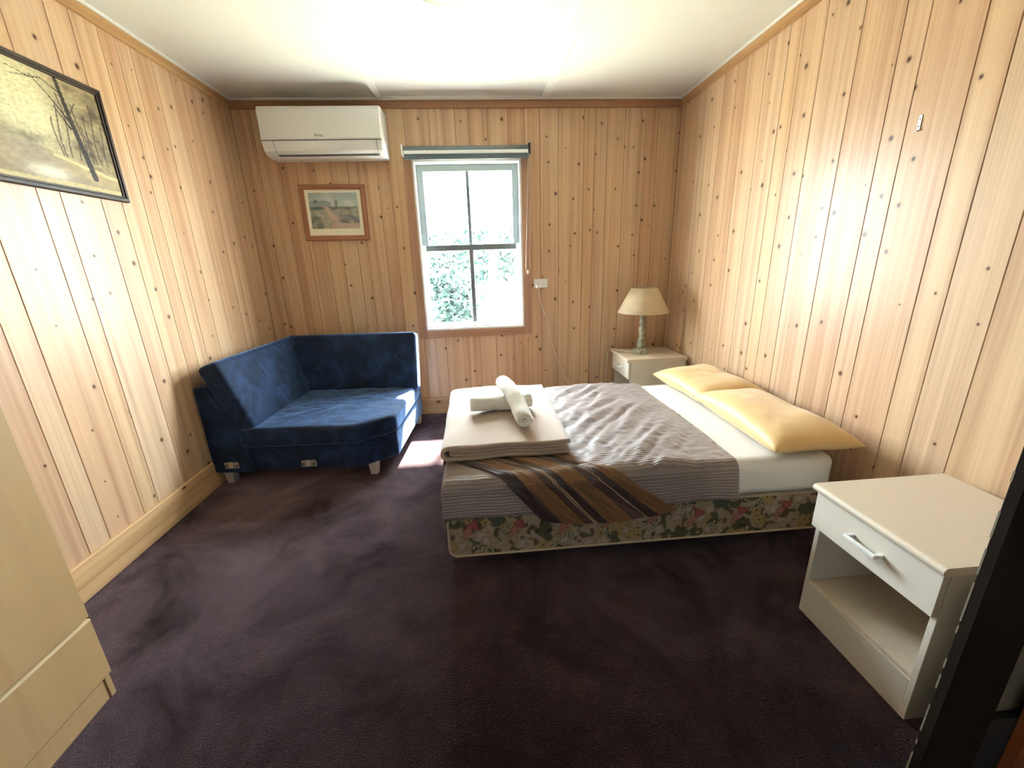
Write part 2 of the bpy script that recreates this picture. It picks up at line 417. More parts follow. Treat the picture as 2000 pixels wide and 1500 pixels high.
# ------------------------------------------------------------------ window
wn = thing('window_1', None, None, (0, 0, 0)); struct(wn, 'white double hung timber window with four panes')
def wbx(name, x, y, z, mat, p=wn, b=0.002): return box(name, x, y, z, mat, p, b)
wbx('architrave', (-0.502, WX0), (-0.016, 0.0), (0.672, 2.06), 'rail_z'); wbx('architrave', (WX1, 0.437), (-0.016, 0.0), (0.672, 2.06), 'rail_z')
wbx('architrave', (WX0, WX1), (-0.016, 0.0), (0.672, WZ0), 'rail_x'); wbx('architrave', (WX0, WX1), (-0.016, 0.0), (WZ1, 2.06), 'rail_x')
wbx('lining', (WX0, WX0 + 0.016), (-0.012, 0.13), (WZ0, WZ1), 'white'); wbx('lining', (WX1 - 0.016, WX1), (-0.012, 0.13), (WZ0, WZ1), 'white')
wbx('lining', (WX0 + 0.016, WX1 - 0.016), (-0.012, 0.13), (WZ1 - 0.016, WZ1), 'white'); wbx('window_sill', (WX0 + 0.016, WX1 - 0.016), (-0.012, 0.15), (WZ0, WZ0 + 0.018), 'white')
IX0, IX1 = WX0 + 0.016, WX1 - 0.016
def sash(y0, y1, z0, z1, st, top, bot, mull, mt, rail):
    s = box('sash', (IX0, IX0 + st), (y0, y1), (z0, z1), mt, wn, 0.003)
    box('stile', (IX1 - st, IX1), (y0, y1), (z0, z1), mt, s, 0.003)
    box('top_rail', (IX0 + st, IX1 - st), (y0, y1), (z1 - top, z1), rail, s, 0.003)
    box('bottom_rail', (IX0 + st, IX1 - st), (y0, y1), (z0, z0 + bot), mt, s, 0.003)
    xm = (IX0 + IX1) / 2 - 0.004
    box('glazing_bar', (xm - mull / 2, xm + mull / 2), (y0, y1), (z0 + bot, z1 - top), 'sash_backlit', s, 0.003)
    for a, b in ((IX0 + st - 0.004, xm - mull / 2 + 0.004), (xm + mull / 2 - 0.004, IX1 - st + 0.004)):
        box('pane', (a, b), ((y0 + y1) / 2 - 0.002, (y0 + y1) / 2 + 0.002), (z0 + bot - 0.004, z1 - top + 0.004), 'glass', s)
sash(0.070, 0.105, 1.375, WZ1 - 0.016, 0.050, 0.048, 0.034, 0.026, 'sash_backlit', 'sash_backlit')
sash(0.025, 0.060, WZ0 + 0.018, 1.402, 0.034, 0.044, 0.040, 0.034, 'sash_white', 'sash_backlit')

# ================================================================== THINGS ON THE WALLS
# roller blind
M['blind'] = fabric('grey_blind_cloth', (0.22, 0.26, 0.28), 0.06, 1200, 0.6, 0.0, 0.1)
M['alu'] = plain('anodised_rail', (0.80, 0.82, 0.82), 0.3, 0.6)
M['blue_grey'] = plain('blue_grey_bar', (0.10, 0.14, 0.17), 0.45)
M['dark_plastic'] = plain('dark_plastic', (0.05, 0.045, 0.04), 0.5)
M['chain'] = plain('pale_bead_chain', (0.62, 0.52, 0.45), 0.4)
bl = thing('roller_blind', 'rolled up blue grey roller blind above the window', 'blind', (-0.03, -0.02, 2.0))
def lc(o, p): return tuple(a - b for a, b in zip(p, o.location))
o_ = tuple(bl.location)
bmr = bmesh.new(); add_tube(bmr, [(-0.455, -0.038, 0.052), (0.452, -0.038, 0.052)], 0.030, 20); bm_obj('fabric_roll', bmr, 'blind', bl, smooth=True)
box('bottom_rail', (-0.452, 0.450), (-0.078, -0.066), (0.022, 0.046), 'alu', bl, 0.004)
box('fabric_drop', (-0.448, 0.446), (-0.070, -0.066), (-0.012, 0.05), 'blue_grey', bl, 0.001)
box('bracket', (-0.468, -0.456), (-0.070, 0.006), (0.018, 0.090), 'alu', bl, 0.003)
box('bracket', (0.454, 0.468), (-0.072, 0.006), (0.018, 0.090), 'dark_plastic', bl, 0.003)
pts = [(0.462, -0.04, 0.05)] + [(0.468 - 0.01 * k / 12 , -0.012, 0.04 - 0.82 * k / 12) for k in range(1, 13)] + [(0.452, -0.010, -0.81), (0.437, -0.010, -0.815), (0.424, -0.010, -0.79)] + [(0.424 + 0.034 * k / 12, -0.012, -0.79 + 0.82 * k / 12) for k in range(1, 13)]
tube('bead_chain', pts, 0.0022, 'chain', bl, 5)
lathe('chain_weight', [(0.0, -0.838), (0.006, -0.834), (0.006, -0.812), (0.0, -0.808)], 'white', bl, 8, c=(0.440, -0.012))

# air conditioner
M['ac'] = plain('ac_plastic', (0.78, 0.79, 0.77), 0.32, nscale=3, namp=0.02)
M['ac_line'] = plain('ac_gap', (0.12, 0.12, 0.12), 0.6)
M['logo'] = plain('grey_logo', (0.22, 0.22, 0.22), 0.5)
ac = thing('air_conditioner', 'white split system air conditioner high on the pine wall', 'air conditioner', (-1.0, 0.0, 2.0))
prof = [(0.0, 0.0), (-0.10, 0.0), (-0.150, 0.012), (-0.178, 0.030), (-0.196, 0.066), (-0.205, 0.10), (-0.205, 0.27), (-0.198, 0.290), (-0.18, 0.298), (0.0, 0.298)]
def rounded_ends(poly, x0, x1, name, mat, parent):
    # end sections drawn in a little for soft corners
    bm = bmesh.new(); sec = [(x0, 0.955), (x0 + 0.006, 0.985), (x0 + 0.018, 1.0), (x1 - 0.018, 1.0), (x1 - 0.006, 0.985), (x1, 0.955)]
    R = []
    for x, s in sec: R.append([bm.verts.new((x, p[0] * s, 0.149 + (p[1] - 0.149) * (0.3 + 0.7 * s))) for p in poly])
    n = len(poly)
    for a, b in zip(R, R[1:]):
        for i in range(n): bm.faces.new((a[i], b[i], b[(i + 1) % n], a[(i + 1) % n]))
    bm.faces.new(R[0]); bm.faces.new(R[-1][::-1])
    o = bm_obj(name, bm, mat, parent)
    return o
rounded_ends(prof, -0.402, 0.404, 'casing', 'ac', ac)
prism('front_panel', [(-0.2035, 0.094), (-0.2085, 0.100), (-0.2085, 0.268), (-0.201, 0.290), (-0.19, 0.294), (-0.19, 0.094)], 'X', -0.392, 0.394, 'ac', ac, 0.0015, 1)
prism('panel_gap', [(-0.2045, 0.0885), (-0.2055, 0.0925), (-0.18, 0.0925), (-0.18, 0.0885)], 'X', -0.395, 0.396, 'ac_line', ac)
prism('air_flap', [(-0.1500, 0.016), (-0.1805, 0.032), (-0.1985, 0.067), (-0.2045, 0.086), (-0.198, 0.086), (-0.190, 0.067), (-0.172, 0.036), (-0.146, 0.022)], 'X', -0.318, 0.358, 'ac', ac, 0.001, 1)
prism('flap_gap', [(-0.138, 0.0055), (-0.1525, 0.0105), (-0.1545, 0.0145), (-0.138, 0.012)], 'X', -0.322, 0.362, 'ac_line', ac)
for x in (-0.3215, 0.3605): prism('flap_gap', [(-0.1525, 0.0125), (-0.1795, 0.0302), (-0.1980, 0.0665), (-0.2055, 0.0890), (-0.19, 0.089), (-0.17, 0.04)], 'X', x - 0.001, x + 0.001, 'ac_line', ac)
def text(name, body, size, mat, parent, loc, rot, ext=0.0004):
    cu = bpy.data.curves.new(name, 'FONT'); cu.body = body; cu.size = size; cu.align_x = 'CENTER'; cu.align_y = 'CENTER'; cu.extrude = ext; cu.offset = 0.0003
    tmp = bpy.data.objects.new('tmp', cu); C.objects.link(tmp)
    me = bpy.data.meshes.new_from_object(tmp.evaluated_get(bpy.context.evaluated_depsgraph_get())); bpy.data.objects.remove(tmp)
    return link(name, me, mat, parent, loc, rot)
text('logo', 'Rinnai', 0.023, 'logo', ac, (-0.016, -0.2088, 0.116), (PI / 2, 0, 0))
# power cable stub not visible; power outlet
po = thing('power_outlet', 'white double power outlet on the wall right of the window', 'power outlet', (0.516, 0.0, 1.083))
box('plate', (-0.056, 0.056), (-0.009, 0.0), (-0.036, 0.036), 'white', po, 0.003)
for sx in (-0.028, 0.030):
    for dx, rz in ((-0.007, 0.45), (0.007, -0.45)):
        bm = bmesh.new(); add_box(bm, (-0.001, 0.001), (-0.0096, -0.0088), (-0.004, 0.004)); bmesh.ops.rotate(bm, verts=bm.verts, cent=(0, 0, 0), matrix=Matrix.Rotation(rz, 3, 'Y')); bmesh.ops.translate(bm, verts=bm.verts, vec=(sx + dx, 0, -0.004)); bm_obj('slot', bm, 'dark_plastic', po)
    box('slot', (sx - 0.001, sx + 0.001), (-0.0096, -0.0088), (-0.018, -0.010), 'dark_plastic', po)
    box('rocker_switch', (sx - 0.007, sx + 0.007), (-0.012, -0.009), (0.016, 0.027), 'white', po, 0.001)
# cord
M['cord'] = plain('cream_cord', (0.78, 0.68, 0.54), 0.5)
# painted pictures ---------------------------------------------------------
M['oil'] = painted('oil_paint', 0.5, 0.25, 90)
M['print'] = painted('paper_print', 0.5, 0.3)
M['dark_frame'] = plain('dark_walnut_frame', (0.034, 0.018, 0.011), 0.55, nscale=40, namp=0.3)
M['red_frame'] = plain('red_pine_frame', (0.36, 0.155, 0.075), 0.4, nscale=25, namp=0.2)
M['mat_board'] = plain('cream_mat', (0.80, 0.76, 0.62), 0.7)
def lerp(a, b, t):
    t = max(0.0, min(1.0, t)); return tuple(x + (y - x) * t for x, y in zip(a, b))
def segd(px, py, a, b):
    vx, vy = b[0] - a[0], b[1] - a[1]; L = vx * vx + vy * vy
    t = max(0.0, min(1.0, ((px - a[0]) * vx + (py - a[1]) * vy) / L)); return math.hypot(px - a[0] - t * vx, py - a[1] - t * vy), t
def forest(u, v):
    n = nz(u * 9, v * 9) * 0.5 + nz(u * 24, v * 24, 3) * 0.35; f = nz(u * 60, v * 60, 5)
    glow = math.exp(-(((u - 0.50) / 0.20) ** 2 + ((v - 0.66) / 0.42) ** 2))
    c = lerp((0.40, 0.29, 0.14), (0.85, 0.76, 0.46), glow * 1.1 + 0.22 + n * 0.25)
    # foliage masses
    left = max(0, 1 - abs(u - 0.16) / 0.26) * max(0, min(1, (0.92 - v) * 3)); right = max(0, min(1, (u - 0.60) / 0.22))
    c = lerp(c, (0.22, 0.11, 0.05), (left * 0.95) * (0.6 + 1.5 * n)); c = lerp(c, (0.12, 0.085, 0.045), right * (0.55 + 1.5 * n) * (1.0 - 0.45 * max(0, v - 0.75) * 4))
    far = math.exp(-((v - 0.38) / 0.08) ** 2) * max(0, 1 - abs(u - 0.48) / 0.24); c = lerp(c, (0.20, 0.17, 0.11), far * (0.8 + n))
    # thin stems on the right
    for k in range(9):
        x0 = 0.66 + 0.036 * k + 0.01 * math.sin(k * 5); x0 += 0.012 * math.sin(v * 9 + k)
        if abs(u - x0) < 0.0045 and 0.28 < v < 0.62 + 0.3 * ((k * 7) % 5) / 5: c = lerp(c, (0.06, 0.035, 0.02), 0.8)
    # ground
    gv = 0.27 + 0.06 * math.cos((u - 0.45) * 5) - 0.05 * (u - 0.5) + 0.02 * n
    if v < gv:
        g = lerp((0.58, 0.44, 0.22), (0.34, 0.25, 0.13), (gv - v) * 4 + n); g = lerp(g, (0.45, 0.22, 0.07), max(0, 0.35 - u) * 2.0 * (0.6 + n)); 
        path = math.exp(-((u - 0.52 + (v - 0.2) * 0.5) / 0.17) ** 2); g = lerp(g, (0.40, 0.33, 0.24), path * 0.8)
        pool = math.exp(-(((u - 0.55) / 0.10) ** 2 + ((v - 0.11) / 0.05) ** 2)); g = lerp(g, (0.88, 0.82, 0.62), pool * 1.1)
        if v < 0.05 + 0.02 * n: g = lerp(g, (0.72, 0.58, 0.27), 0.7)
        if abs(v - gv + 0.03 + 0.01 * n) < 0.012 and u > 0.6: g = lerp(g, (0.80, 0.68, 0.34), 0.8)
        c = lerp(g, (0.16, 0.11, 0.06), max(0, f) * 0.5)
    trunks = [(((0.83, 0.13), (0.775, 0.62)), 0.020, 0.015), (((0.775, 0.62), (0.745, 1.0)), 0.015, 0.011), (((0.775, 0.60), (0.68, 0.80)), 0.008, 0.004), (((0.68, 0.80), (0.60, 0.93)), 0.004, 0.003), (((0.755, 0.86), (0.66, 0.93)), 0.006, 0.003), (((0.66, 0.93), (0.50, 0.87)), 0.004, 0.002), (((0.60, 0.90), (0.48, 0.93)), 0.003, 0.002), (((0.77, 0.68), (0.83, 0.82)), 0.006, 0.003), (((0.71, 0.68), (0.69, 0.72)), 0.004, 0.004), (((0.76, 0.56), (0.71, 0.68)), 0.007, 0.004),
              (((0.30, 0.30), (0.235, 0.62)), 0.013, 0.010), (((0.235, 0.62), (0.20, 0.98)), 0.010, 0.006), (((0.225, 0.70), (0.15, 0.92)), 0.005, 0.002), (((0.23, 0.66), (0.33, 0.85)), 0.004, 0.002), (((0.07, 0.30), (0.08, 1.0)), 0.014, 0.008), (((0.08, 0.7), (0.17, 0.95)), 0.004, 0.002)]
    for (a, b), r0, r1 in trunks:
        d, t = segd(u, v, a, b)
        r = r0 + (r1 - r0) * t
        if d < r: c = lerp((0.035, 0.024, 0.015), (0.10, 0.07, 0.045), (u - a[0]) / max(r, 1e-4) * 0.5 + f * 0.5)
    return tuple(max(0.01, x * (1 + 0.30 * f + 0.16 * nz(u * 30, v * 34, 8))) * 0.80 for x in c)
def bush_scene(u, v):
    n = nz(u * 8, v * 8, 9) * 0.6 + nz(u * 22, v * 22, 4) * 0.4; f = nz(u * 50, v * 50, 2)
    if v > 0.62 + 0.03 * n:
        c = lerp((0.50, 0.58, 0.54), (0.28, 0.36, 0.40), (v - 0.62) * 1.6 + 0.4 * n)
        c = lerp(c, (0.66, 0.70, 0.64), max(0, nz(u * 4, v * 6, 1)) * 0.9)
        if v < 0.74 + 0.06 * math.sin(u * 7) and u < 0.45: c = lerp(c, (0.24, 0.29, 0.29), 0.75)
        if math.hypot((u - 0.13) * 1.0, (v - 0.76) * 0.8) < 0.035: c = (0.16, 0.18, 0.17)
        if abs(u - 0.55) < 0.028 and v < 0.80: c = lerp(c, (0.22, 0.24, 0.20), 0.85)
    else:
        c = lerp((0.46, 0.42, 0.32), (0.22, 0.24, 0.20), 0.5 + 1.0 * n)
        if v > 0.53: c = lerp(c, (0.13, 0.17, 0.15), 0.6 + n)
        road = math.exp(-((u - (0.38 + (0.5 - v) * 0.45 + (0.3 - v if v < 0.3 else 0) * 1.2)) / (0.06 + 0.42 * max(0, 0.45 - v))) ** 2)
        c = lerp(c, (0.56, 0.40, 0.32), road * 0.85)
        if v < 0.16 and u > 0.4: c = lerp(c, (0.54, 0.39, 0.31), 0.7)
        if u < 0.24 - 0.1 * v and v < 0.34: c = lerp(c, (0.16, 0.18, 0.14), 0.8 + n)
        if u > 0.58 and 0.16 < v < 0.38 + 0.05 * n: c = lerp(c, (0.18, 0.18, 0.21), 0.75 + n)
        for k, (x0, y0, x1, y1) in enumerate(((0.32, 0.72, 0.46, 0.62), (0.36, 0.66, 0.44, 0.58), (0.62, 0.62, 0.72, 0.72), (0.66, 0.60, 0.74, 0.68))): 
            d, t = segd(u, v, (x0, y0), (x1, y1))
            if d < 0.014: c = (0.15, 0.15, 0.11)
    return tuple(max(0.02, x * (1 + 0.22 * f)) for x in c)
def painting_panel(name, nu, nv, func, f, mat, parent):
    o = grid(name, nu, nv, f, mat, parent, smooth=False)
    paint_attr(o, [func(i / nu, j / nv) for j in range(nv + 1) for i in range(nu + 1)])
    return o
def frame_bar(name, p, q, w, d, mat, parent, nrm, inward):
    """mitred frame member from p to q (outer edge), width w towards 'inward', depth d along nrm, stepped moulding"""
    p, q, nrm, inward = Vector(p), Vector(q), Vector(nrm), Vector(inward); t = (q - p).normalized()
    sec = [(0, 0), (0, d * 0.75), (w * 0.12, d), (w * 0.55, d), (w * 0.72, d * 0.72), (w * 0.92, d * 0.72), (w, d * 0.55), (w, 0)]
    bm = bmesh.new()
    A = [bm.verts.new(p + inward * a + t * a + nrm * b) for a, b in sec]; B = [bm.verts.new(q + inward * a - t * a + nrm * b) for a, b in sec]
    n = len(sec)
    for i in range(n): bm.faces.new((A[i], B[i], B[(i + 1) % n], A[(i + 1) % n]))
    bm.faces.new(A); bm.faces.new(B[::-1])
    return bm_obj(name, bm, mat, parent)
def frame4(c, w, d, mat, parent, nrm):
    """c: four outer corners TL, TR, BR, BL"""
    c = [Vector(x) for x in c]
    ctr = sum(c, Vector()) / 4
    for i in range(4):
        p, q = c[i], c[(i + 1) % 4]; t = (q - p).normalized(); inw = (ctr - p); inw = (inw - t * inw.dot(t)).normalized()
        frame_bar('frame_bar', p, q, w, d, mat, parent, nrm, inw)
# big landscape on the left wall: y from -1.75 (near) to -1.15 (far)
pf = thing('landscape_painting', 'large dark framed oil painting of a misty autumn forest path', 'painting', (XL, -1.50, 1.585))
y0, y1, zh = -0.42, 0.348, 0.463
frame4([(0, y0, zh), (0, y1, zh), (0, y1, 0), (0, y0, 0)], 0.026, 0.020, 'dark_frame', pf, (1, 0, 0))
painting_panel('canvas', 240, 150, forest, lambda u, v: (0.009, y0 + 0.022 + u * (y1 - y0 - 0.044), 0.022 + v * (zh - 0.044)), 'oil', pf)
box('backing_board', (0.001, 0.007), (y0 + 0.01, y1 - 0.01), (0.01, zh - 0.01), 'dark_frame', pf)
# small print on the back wall
ps = thing('framed_print', 'small red timber framed bush landscape print under the air conditioner', 'picture', (-1.047, 0.0, 1.458))
ps.rotation_euler = (0, 0.012, 0)
frame4([(-0.237, 0, 0.390), (0.237, 0, 0.390), (0.237, 0, 0), (-0.237, 0, 0)], 0.036, 0.022, 'red_frame', ps, (0, -1, 0))
box('mat_board', (-0.205, 0.205), (-0.012, -0.002), (0.03, 0.36), 'mat_board', ps)
painting_panel('print', 120, 80, bush_scene, lambda u, v: (-0.177 + 0.354 * u, -0.0126, 0.084 + 0.250 * v), 'print', ps)
M['ink'] = plain('faint_ink', (0.45, 0.43, 0.36), 0.7)
bm = bmesh.new()
for k in range(6): add_box(bm, (-0.014 + k * 0.005, -0.0115 + k * 0.005), (-0.0126, -0.0121), (0.0595 + 0.002 * math.sin(k * 2.1), 0.0635 + 0.002 * math.sin(k * 2.1)))
bm_obj('caption', bm, 'ink', ps)
# small bright hook plate on the right wall
M['steel'] = plain('bright_steel', (0.75, 0.72, 0.62), 0.3, 0.8)
hk = thing('picture_hook', 'small bright metal hanging plate screwed to the right pine wall', 'hook', (XR, -1.883, 1.665))
box('plate', (-0.003, 0.0), (-0.006, 0.006), (0.0, 0.048), 'steel', hk, 0.001)
for z in (0.012, 0.036):
    bm = bmesh.new(); add_tube(bm, [(-0.0028, 0, z), (-0.0045, 0, z)], 0.0025, 8); bm_obj('screw', bm, 'dark_plastic', hk)
box('hook_tip', (-0.012, -0.002), (-0.003, 0.003), (-0.004, 0.001), 'steel', hk, 0.001)

# ceiling light
M['opal'] = plain('opal_glass', (0.42, 0.46, 0.41), 0.35)
M['light_ring'] = plain('grey_light_ring', (0.20, 0.22, 0.19), 0.5)
cl = thing('ceiling_light', 'round glass oyster light switched off at the ceiling top edge', 'ceiling light', (-0.08, -1.335, H))
lathe('base_ring', [(0.0, -0.001), (0.172, -0.001), (0.175, -0.010), (0.172, -0.022), (0.150, -0.024)], 'light_ring', cl, 40)
lathe('glass_dome', [(0.166, -0.022), (0.150, -0.045), (0.115, -0.066), (0.065, -0.078), (0.0, -0.082)], 'opal', cl, 40)

# ================================================================== SOFA
def velvet():
    t = NT('blue_velvet'); co = t.coord()
    n1 = t.noise(co, 7, 5, 0.65, 0.8); n2 = t.noise(co, 500, 2, 0.6)
    n3 = t.noise(t.scale(co, (5, 16, 9)), 1.0, 4, 0.65, 1.2)
    c = t.ramp(n1, [(0.32, (0.005, 0.010, 0.024)), (0.5, (0.008, 0.019, 0.052)), (0.66, (0.016, 0.040, 0.105))])
    t.bump(n2, 0.25, 0.001)
    t.out(c, 0.8); t.set(t.b.inputs['Sheen Weight'], t.math('MULTIPLY_ADD', n3, 3.2, -0.85, clamp=True)); t.b.inputs['Sheen Roughness'].default_value = 0.35
    t.b.inputs['Sheen Tint'].default_value = (0.30, 0.52, 0.95, 1); t.b.inputs['Specular IOR Level'].default_value = 0.25
    return t.m
M['velvet'] = velvet()
M['sofa_leg'] = plain('pale_grey_plastic_leg', (0.52, 0.50, 0.48), 0.5)
M['bracket'] = plain('zinc_bracket', (0.40, 0.38, 0.35), 0.4, 0.6)
so = thing('corner_sofa', 'navy blue velvet corner sofa section with chamfered seat in the corner', 'sofa', (-1.580, -0.085, 0.0), math.radians(-4))
def chamfer(x0, x1, yb, yf, cx, cy): return [(x0, yb), (x1, yb), (x1, yf + cy), (x1 - cx, yf), (x0, yf)]
prism('base', chamfer(0.10, 1.075, -0.02, -0.965, 0.20, 0.15), 'Z', 0.085, 0.255, 'velvet', so, 0.012, 3)
sc_bm = bmesh.new()
def inset_prism(name, poly, z0, z1, r, mat, parent, n=5, puff=0.0):
    cx = sum(p[0] for p in poly) / len(poly); cy = sum(p[1] for p in poly) / len(poly)
    # densify outline
    out = []
    for i in range(len(poly)):
        a, b = Vector(poly[i]), Vector(poly[(i + 1) % len(poly)]); k = max(2, int((b - a).length / 0.02))
        for j in range(k): out.append(a + (b - a) * j / k)
    # round the outline slightly
    for _ in range(2): out = [(out[i - 1] + out[i] * 2 + out[(i + 1) % len(out)]) / 4 for i in range(len(out))]
    bm = bmesh.new(); rings = []
    def ring(ins, z, zf=None):
        R = []
        for p in out:
            d = Vector((cx, cy)) - p; q = p + d.normalized() * min(ins, d.length * 0.999)
            zz = z if zf is None else z + zf(q.x, q.y)
            R.append(bm.verts.new((q.x, q.y, zz)))
        rings.append(R)
    for k in range(n + 1):
        th = PI / 2 * k / n; ring(r * (1 - math.sin(th)), z0 + r * (1 - math.cos(th)))
    for k in range(n + 1):
        th = PI / 2 * k / n; ring(r * (1 - math.cos(th)), z1 - r + r * math.sin(th))
    for k in range(1, 9):
        s = k / 8.0
        R = []
        for p in out:
            d = Vector((cx, cy)) - p; L = d.length; ins = r + (L - r) * s; q = p + d.normalized() * ins * 0.9995
            w = 0.006 * nz(q.x * 9, q.y * 9, 2) + 0.004 * nz(q.x * 25, q.y * 25)
            R.append(bm.verts.new((q.x, q.y, z1 + puff * math.sin(s * PI / 2) + w * min(1, s * 3))))
        rings.append(R)
    N = len(out)
    for a, b in zip(rings, rings[1:]):
        for i in range(N): bm.faces.new((a[i], a[(i + 1) % N], b[(i + 1) % N], b[i]))
    bm.faces.new(rings[0][::-1]); bm.faces.new(rings[-1])
    return bm_obj(name, bm, mat, parent, smooth=True)
inset_prism('seat_cushion', chamfer(0.20, 1.085, -0.12, -0.995, 0.215, 0.165), 0.250, 0.372, 0.028, 'velvet', so, puff=0.012)
# back frames
prism('back_frame', [(0.0, 0.085), (0.25, 0.085), (0.235, 0.33), (0.085, 0.60), (0.05, 0.628), (0.0, 0.628)], 'Y', -0.985, -0.005, 'velvet', so, 0.014, 3)
prism('back_frame', [(-0.0, 0.085), (-0.20, 0.085), (-0.20, 0.33), (-0.085, 0.60), (-0.05, 0.628), (0.0, 0.628)], 'X', 0.05, 1.07, 'velvet', so, 0.014, 3)
def lean(angle_deg, axis, base, sag=0.02, sd=1):
    a = math.radians(angle_deg)
    def w(p, u, v, ww):
        x, y, z = p
        pf_ = (1 - u * u) if axis == 'Y' else (1 - v * v)
        bulge = sag * max(0, 1 - ww * ww) * (max(0, 1 - v * v) if axis == 'Y' else max(0, 1 - u * u))
        q = 0.006 * nz(p.x * 6 + sd, p.y * 6, p.z * 6)
        if axis == 'Y':   # slab thin in x
            x += (1 if u > 0 else -1) * (bulge * abs(u)) + q
            xr = x * math.cos(a) - z * math.sin(a); zr = x * math.sin(a) + z * math.cos(a)
            return (base[0] + xr, base[1] + y, base[2] + zr)
        y += (1 if v > 0 else -1) * (bulge * abs(v)) + q
        yr = y * math.cos(a) + z * math.sin(a); zr = -y * math.sin(a) + z * math.cos(a)
        return (base[0] + x, base[1] + yr, base[2] + zr)
    return w
soft_box('back_cushion', (0.125, 0.955, 0.44), 0.03, 'velvet', so, (4, 18, 10), lean(19.5, 'Y', (0.170, -0.505, 0.548), 0.012, 1))
soft_box('back_cushion', (0.93, 0.125, 0.44), 0.03, 'velvet', so, (18, 4, 10), lean(15, 'X', (0.640, -0.150, 0.553), 0.012, 4))
for x, y in ((0.03, -0.955), (0.90, -0.905), (0.03, -0.08), (1.0, -0.08)):
    bm = bmesh.new(); bmesh.ops.create_cone(bm, cap_ends=True, segments=4, radius1=0.030, radius2=0.040, depth=0.09); bmesh.ops.rotate(bm, verts=bm.verts, matrix=Matrix.Rotation(PI / 4, 3, 'Z'), cent=(0, 0, 0)); bmesh.ops.translate(bm, verts=bm.verts, vec=(x + 0.03, y + 0.03, 0.045))
    bm_obj('leg', bm, 'sofa_leg', so)
def sofa_bracket(x, z, w):
    b = box('joining_bracket', (x, x + w), (-0.988, -0.972), (z, z + 0.040), 'bracket', so, 0.002)
    box('bracket_tongue', (x + w * 0.36, x + w * 0.64), (-0.994, -0.986), (z + 0.004, z + 0.044), 'steel', b, 0.002)
    for dx in (0.12, 0.86): 
        box('bracket_hole', (x + w * dx - 0.006, x + w * dx + 0.006), (-0.9895, -0.987), (z + 0.012, z + 0.024), 'dark_plastic', b)
sofa_bracket(0.075, 0.118, 0.085); sofa_bracket(0.535, 0.114, 0.088)

# ================================================================== BED
BX0, BX1, BY0, BY1 = -0.172, 1.452, -1.992, -0.865
BZ0, BZ1, MT = 0.102, 0.275, 0.443
bd = thing('bed_base', 'bed base upholstered in faded floral fabric with cream piping', 'bed base', (0.64, -1.43, 0.0))
bo = tuple(bd.location)
def flower_paint(s, z):
    """s metres along the side, z metres up"""
    n = nz(s * 10, z * 10, 1); f = nz(s * 70, z * 70, 2)
    c = lerp((0.52, 0.42, 0.27), (0.60, 0.50, 0.40), 0.5 + n)
    def blob(cx, cz, r, colr, edge, k):
        nonlocal c
        dx, dz = s - cx, z - cz; a = math.atan2(dz, dx); d = math.hypot(dx, dz) / (r * (0.86 + 0.16 * math.cos(k * a + cx * 30)))
        if d < 1: c = lerp(colr, edge, max(0, d - 0.35) * 1.5 + 0.45 * max(0, math.cos(a * k * 2 + d * 3)) * d); return True
        return False
    cell = 0.115
    i0 = int(math.floor(s / cell))
    # green under layer
    g = nz(s * 14, z * 16, 7)
    if g + 0.5 * nz(s * 45, z * 45, 3) > 0.10: c = lerp(c, (0.075, 0.105, 0.058), 0.85)
    if nz(s * 38, z * 38, 11) < -0.30: c = lerp(c, (0.10, 0.055, 0.035), 0.75)
    for i in range(i0 - 1, i0 + 2):
        rr = random.Random(i * 77 + 5)
        for k in range(5):
            cx = (i + rr.random()) * cell; cz = rr.uniform(0.0, 0.18); kind = rr.random(); r = rr.uniform(0.020, 0.036)
            if kind < 0.30: blob(cx, cz, r, (0.62, 0.50, 0.24), (0.48, 0.34, 0.14), 5) and math.hypot(s - cx, z - cz) < 0.005 and None
            elif kind < 0.62: blob(cx, cz, r, (0.68, 0.60, 0.50), (0.46, 0.36, 0.29), 4)
            if kind < 0.30 and math.hypot(s - cx, z - cz) < 0.0055: c = (0.22, 0.12, 0.04)
        # sprigs of tiny white flowers
        cx, cz = (i + rr.random()) * cell, rr.uniform(0.02, 0.16)
        for k in range(14):
            px, pz = cx + rr.gauss(0, 0.016), cz + rr.gauss(0, 0.016)
            if math.hypot(s - px, z - pz) < 0.0048: c = (0.70, 0.66, 0.52)
            elif math.hypot(s - px, z - pz) < 0.0075: c = lerp(c, (0.07, 0.085, 0.04), 0.7)
    # pink tulips every 0.19 m
    cellp = 0.19; ip = int(math.floor(s / cellp))
    for i in range(ip - 1, ip + 2):
        rr = random.Random(i * 13 + 1); cx = (i + 0.45 + 0.15 * rr.random()) * cellp; cz = rr.uniform(0.07, 0.13)
        for (ox, oz, r, cc) in ((0.012, 0.022, 0.026, (0.56, 0.17, 0.18)), (-0.010, -0.006, 0.022, (0.64, 0.30, 0.27)), (-0.024, -0.028, 0.016, (0.58, 0.30, 0.25))):
            blob(cx + ox, cz + oz, r, cc, tuple(v * 0.72 for v in cc), 3)
    return tuple(max(0.012, v * w_ * (1 + 0.18 * f)) for v, w_ in zip(c, (0.56, 0.51, 0.46)))
M['floral'] = painted('floral_ticking', 0.75, 0.2, 600)
M['piping'] = plain('cream_piping', (0.48, 0.37, 0.25), 0.6)
def base_side(name, nu, nv, f, sfun):
    o = grid(name, nu, nv, f, 'floral', bd)
    paint_attr(o, [flower_paint(sfun(i / nu), (j / nv) * 0.175) for j in range(nv + 1) for i in range(nu + 1)])
RC = 0.035
